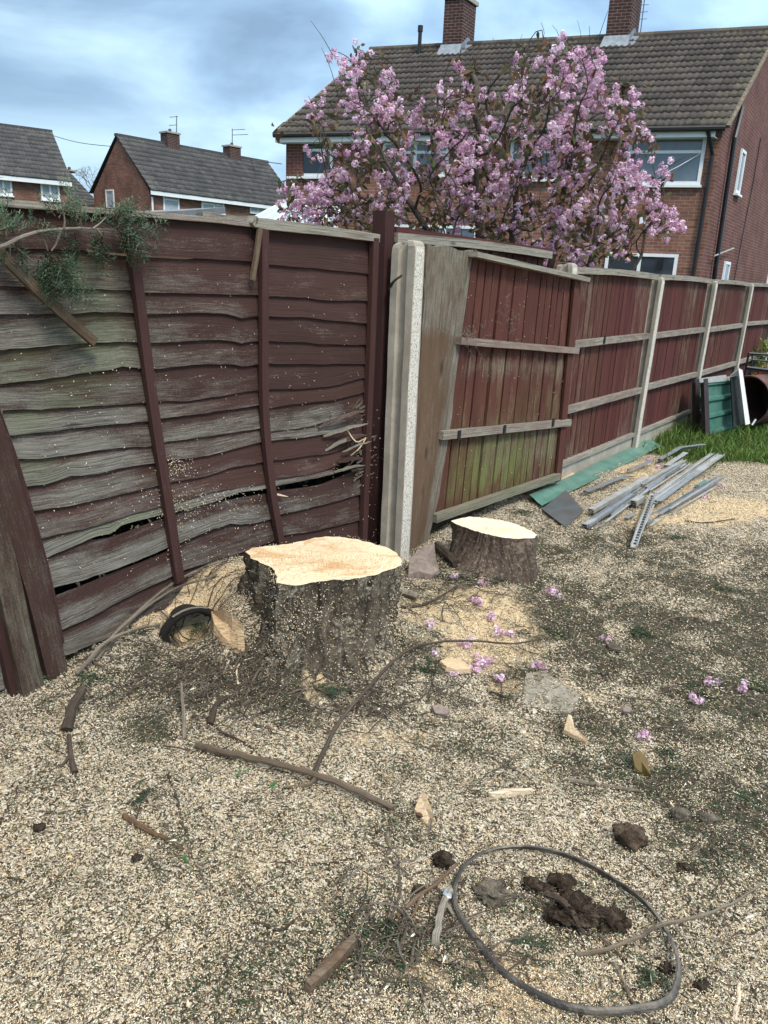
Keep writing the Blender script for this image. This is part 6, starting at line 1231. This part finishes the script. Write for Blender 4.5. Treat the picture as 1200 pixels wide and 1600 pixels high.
m_ = len(prof); mb.add(vs, [(j*m_+k, j*m_+k+1, ((j+1) % n)*m_+k+1, ((j+1) % n)*m_+k) for j in range(n) for k in range(m_-1)]+[tuple(j*m_ for j in range(n))], gg); mb.build('drum_body', M['rust'], dr, smooth=False)
fr = thing('tube_rack', 'black metal tube frame standing in front of the last fence posts at the right edge', 'frame', YP(1165, 600, 10.6))
for pts_, w in (([(1163, 590), (1170, 552)], .03), ([(1170, 552), (1230, 556)], .03), ([(1172, 562), (1230, 566)], .02), ([(1166, 574), (1230, 582)], .045), ([(1168, 578), (1230, 586)], .02), ([(1176, 552), (1172, 592)], .02)):
    mb = MB(); tube(mb, [YP(a, b, 10.4) for a, b in pts_], w/2, w/2, 8); mb.build('tube_bar', M['blackmetal'], fr)
mb = MB(); tube(mb, [YP(1163, 590, 10.4), YP(1160, 625, 10.4)], .015, .015, 8); mb.build('leg', M['blackmetal'], fr)
mb = MB(); tube(mb, [YP(1175, 664, 8.2), YP(1181, 655, 8.2)], .010, .010, 6); mb.build('white_stake', M['white'], label='thin white stake in the grass by the drum', cat='stake')
def bush(label, cx_, cy_, y, r, n, cols, cat='bush', name='flowering_bush', fl=None):
    c = YP(cx_, cy_, y); o = thing(name, label, cat, (c[0], c[1], 0)); global lv, lf, lc; lv, lf, lc = [], [], []
    for _ in range(n): d = nrm(np.random.randn(3)); p = c+d*r*random.uniform(.35, 1.)*np.array([1, 1, 1.]); leaf(p, d+np.random.randn(3)*.5, random.uniform(.05, .09), random.uniform(.025, .04), np.array(random.choice(cols))*random.uniform(.7, 1.2))
    npmesh('foliage', np.array(lv), np.array(lf), np.array(lc), M['leaf'], parent=o)
    mb = MB(); 
    for _ in range(1): tube(mb, [np.array([c[0], c[1], 0]), c], .03, .015, 5)
    mb.build('stems', M['treebark'], o)
    if fl: lv, lf, lc = [], [], []; [leaf(c+nrm(np.random.randn(3))*r*.95+np.array([0, -.03, 0]), np.random.randn(3), .05, .04, np.array(fl)*random.uniform(.6, 1.2)) for _ in range(n//3)]; npmesh('flowers', np.array(lv), np.array(lf), np.array(lc), M['leaf'], parent=o, kind='stuff')
bush('red flowering shrub at the right edge beyond the drum', 1204, 598, 11.2, .26, 500, [(.05, .09, .03), (.10, .14, .04), (.20, .05, .03)], fl=(.50, .05, .035))
bush('yellow-green shrub at the right edge behind the black metal frame', 1206, 560, 12.2, .34, 600, [(.16, .20, .05), (.10, .16, .04), (.25, .25, .06)])
bush('tall olive shrub rising behind the last fence post at the right edge', 1216, 520, 13.6, .5, 700, [(.10, .13, .05), (.07, .10, .04), (.17, .15, .07)])

# grass
n = 60000; gx = rng.uniform(2.3, 8.5, n); gy = rng.uniform(6.7, 12.5, n); k = (rng.random(n) < grassy(gx, gy)*np.clip(1.25+1.2*vn(gx, gy, 3, 4), .3, 1)) & fenceside(gx, gy); gx, gy = gx[k], gy[k]; n = len(gx)
h_ = rng.uniform(.05, .15, n)*np.clip(1+1.1*vn(gx, gy, 2.2, 2), .5, 1.7); a_ = rng.uniform(0, 6.28, n); bx = rng.normal(0, .45, n)*h_; by = rng.normal(0, .45, n)*h_; w_ = rng.uniform(.004, .008, n)
B0 = np.stack([gx, gy, H(gx, gy)-.01], -1); sv = np.stack([np.cos(a_), np.sin(a_), 0*a_], -1)*w_[:, None]; M1 = B0+np.stack([bx*.3, by*.3, h_*.6], -1); T1 = B0+np.stack([bx, by, h_], -1)
V_ = np.stack([B0-sv, B0+sv, M1+sv*.7, M1-sv*.7, T1], 1).reshape(-1, 3); b_ = np.arange(n)[:, None]*5; F3 = np.concatenate([b_+np.array([[0, 1, 2]]), b_+np.array([[0, 2, 3]]), b_+np.array([[3, 2, 4]])], 0)
gc = np.array([(.085, .155, .03), (.11, .19, .04), (.15, .23, .055), (.06, .11, .025), (.26, .26, .11)])[rng.choice(5, n, p=[.3, .28, .2, .15, .07])]*rng.uniform(.8, 1.2, (n, 1)); npmesh('grass', V_, F3, np.repeat(gc, 5, 0)*np.tile(np.array([[.6], [.6], [1], [1], [1.2]]), (n, 1)), M['leaf'], kind='stuff', label='rough green grass at the right')

# conifer sprigs on the ground
SG = [('dark green conifer sprig at the front foot of the large stump', 520, 1075, 40, 20), ('green conifer sprig on chips left of the straight branch', 225, 1236, 30, 60), ('conifer sprig hanging over the mouth of the hollow log', 318, 985, 40, 250), ('conifer sprig at the foot of the leaning post', 85, 1035, 42, 70), ('second conifer sprig by the leaning post foot, further left', 62, 1060, 40, 100), ('conifer sprig lying on the brash stems', 205, 985, 34, 230), ('dark conifer sprig right of the curved branch, beside the cut slab', 672, 1040, 42, 160), ('conifer sprig inside the lower part of the hoop', 1005, 1545, 32, 60), ('small conifer sprig inside the hoop, left side', 835, 1490, 30, 340), ('small sprig just left of the hoop rim', 722, 1525, 30, 290),
      ('conifer sprig at the right edge above the soil clod', 1160, 1245, 45, 300), ('conifer sprig near the brown leaf', 1045, 1180, 40, 30), ('green conifer patch in the dark litter at right', 1000, 990, 40, 200), ('green conifer patch left of the fallen bark chip', 865, 990, 34, 120), ('conifer sprig between smaller stump and blossoms', 790, 905, 44, 190), ('conifer sprig beside the clump of blossoms near the lump', 720, 905, 40, 180), ('conifer sprig under the three fallen blossoms at right', 1090, 1085, 44, 170), ('small green sprig on chips below the right offcut', 955, 1180, 30, 20), ('conifer sprig near the bottom, right of the bark plank', 590, 1445, 32, 110), ('conifer sprig near the bottom left of the hoop', 630, 1500, 28, 60), ('green sprig below the metal heap', 1060, 842, 30, 350), ('grey-green sprig under the hanging panel, left of the green sheet', 815, 800, 36, 80), ('conifer sprig on the right litter, upper part', 1130, 925, 44, 200), ('conifer sprig at the right edge, mid height', 1190, 1075, 40, 120), ('conifer sprig behind the hollow log by the brash', 150, 1060, 45, 20)]
for lab, px, py, Lp, ang in SG:
    c = at(px, py); k = np.linalg.norm(c-[0, 0, CH])/F; L_ = Lp*k*1.35; a = math.radians(ang); specs = []
    for _ in range(8):
        a2 = a+random.gauss(0, .75); p0 = c-np.array([math.cos(a2), math.sin(a2), 0])*L_*.4+np.random.randn(3)*np.array([.03, .03, 0])+up(.008); specs.append(dict(p=p0, d=np.array([math.cos(a2), math.sin(a2), random.uniform(.0, .12)]), L_=L_*random.uniform(.35, .95), dens=.75, droop=.25, pal=[(.045, .085, .04), (.03, .06, .035), (.07, .12, .06), (.05, .075, .05)]))
    V_, F_, C_ = merge_sprays(specs); o = npmesh('conifer_sprig', V_, F_, C_, M['conifer'], label=lab, cat='sprig'); o['group'] = 'conifer sprigs dropped on the ground'
# fallen blossoms
BL_ = [('large pink blossom clump fallen between the concrete lump and the smaller stump', 746, 892, 9, .034), ('small pink blossom above the concrete lump side, left of the large clump', 716, 888, 3, .02), ('small blossom below the large clump, toward the sawdust', 754, 914, 4, .028), ('blossom clump on the sawdust patch, upper middle', 746, 944, 6, .03), ('blossom smear on the sawdust patch just below the upper one', 772, 970, 4, .026), ('blossom clump at the right edge of the sawdust patch', 784, 992, 6, .03), ('blossom clump just above the curved branch', 724, 1008, 8, .032), ('bright blossom clump right of the cut slab, upper', 757, 1040, 10, .032), ('blossom clump touching the right tip of the cut slab', 742, 1046, 7, .028), ('single blossom below the curved branch, left of the cut slab', 678, 1027, 3, .014), ('single blossom under the cut slab', 706, 1057, 2, .012), ('single blossom below the two clumps by the cut slab', 774, 1067, 5, .02), ('single blossom right of the dusty mortar slab top', 841, 1047, 4, .018), ('pale blossom pair on the litter right of the smaller stump', 866, 932, 5, .03), ('left blossom of the three at the right', 1112, 1072, 4, .016), ('right blossom of the three at the right', 1158, 1080, 5, .016), ('lowest blossom of the three at the right', 1088, 1099, 5, .016), ('blossom just above the curled brown leaf', 1007, 1156, 4, .016), ('tiny blossom beside the dark bark chip', 944, 1008, 2, .012), ('pink blossom lying on the metal heap, upper', 1014, 722, 5, .035), ('second pink blossom on the metal heap, slightly lower', 1030, 733, 5, .03), ('pink blossom on sawdust right of the metal heap', 1103, 779, 4, .03), ('pale blossom at the upper right of the metal heap', 1126, 762, 3, .025), ('faint blossom left of the sawdust patch', 675, 983, 3, .02), ('small blossom pair left of the large clump', 712, 908, 3, .015)]
for lab, px, py, nn_, sp_ in BL_:
    c = at(px, py)+up(.02); cs = [c+np.clip(np.random.randn(3), -1.6, 1.6)*np.array([sp_*.8, sp_*.8, .006]) for _ in range(nn_)]; V_, F_, C_ = pompoms(cs, [random.uniform(.012, .021) for _ in cs], 18); o = npmesh('fallen_blossom', V_, F_, C_, M['petal'], label=lab, cat='blossom'); o['group'] = 'pink blossoms fallen on the ground'
# small green weed leaves
for lab, px, py in (('small green weed with rounded leaves left of the branch crossing', 429, 1232), ('tiny green weed leaf above the orange-brown stick', 387, 1208), ('tiny green weed leaf at the lower left', 288, 1348), ('tiny green weed beside the straight branch left of the weed cluster', 372, 1213)):
    c = at(px, py)+up(.012); lv, lf, lc = [], [], []
    for j in range(7 if px == 429 else 3): a = random.uniform(0, 6.28); leaf(c, (math.cos(a), math.sin(a), .25), random.uniform(.012, .02), .016, np.array((.09, .20, .08))*random.uniform(.8, 1.3))
    npmesh('weed', np.array(lv), np.array(lf), np.array(lc), M['leaf'], label=lab, cat='weed')
# loose uncounted twig bits
mb = MB(); x, y = scatter(5200, lambda x, y: np.clip(.10+.8*dark(x, y), 0, 1), rmax=7.5)
for a, b in zip(x[:1500], y[:1500]):
    l = random.choice([.03, .05, .07, .10, .16]); t_ = random.uniform(0, 6.28); p = np.array([a, b]); pts_ = []
    for k in range(4):
        pts_.append(np.array([*p, float(H(*p))+random.uniform(.003, .016)])); t_ += random.gauss(0, .35); p = p+np.array([math.cos(t_), math.sin(t_)])*l/3
    r_ = random.uniform(.0012, .0032); tube(mb, pts_, r_, r_*.5, 4, (random.random(), random.uniform(0, .8), 0), caps=False)
for _ in range(480):
    px_, py_ = random.choice([(random.uniform(110, 400), random.gauss(1000, 60)), (random.gauss(330, 60), random.gauss(1090, 40)), (random.gauss(560, 90), random.gauss(1090, 30)), (random.gauss(700, 40), random.gauss(920, 30)), (random.gauss(640, 60), random.gauss(1470, 50))])
    q = at(px_, max(880, py_))
    if not fenceside(q[0], q[1]): continue
    l = random.uniform(.06, .26); t_ = random.gauss(.6, .7); p = q[:2]; pts_ = []
    for k in range(6):
        pts_.append(np.array([*p, float(H(*p))+random.uniform(.006, .028)])); t_ += random.gauss(0, .22); p = p+np.array([math.cos(t_), math.sin(t_)])*l/5
    r_ = random.uniform(.0012, .0035); tube(mb, pts_, r_, r_*.5, 4, (random.random(), random.uniform(0, 1.), 0), .2, caps=False)
mb.build('twig_litter', M['darkstick'], kind='stuff', label='small loose twig bits')
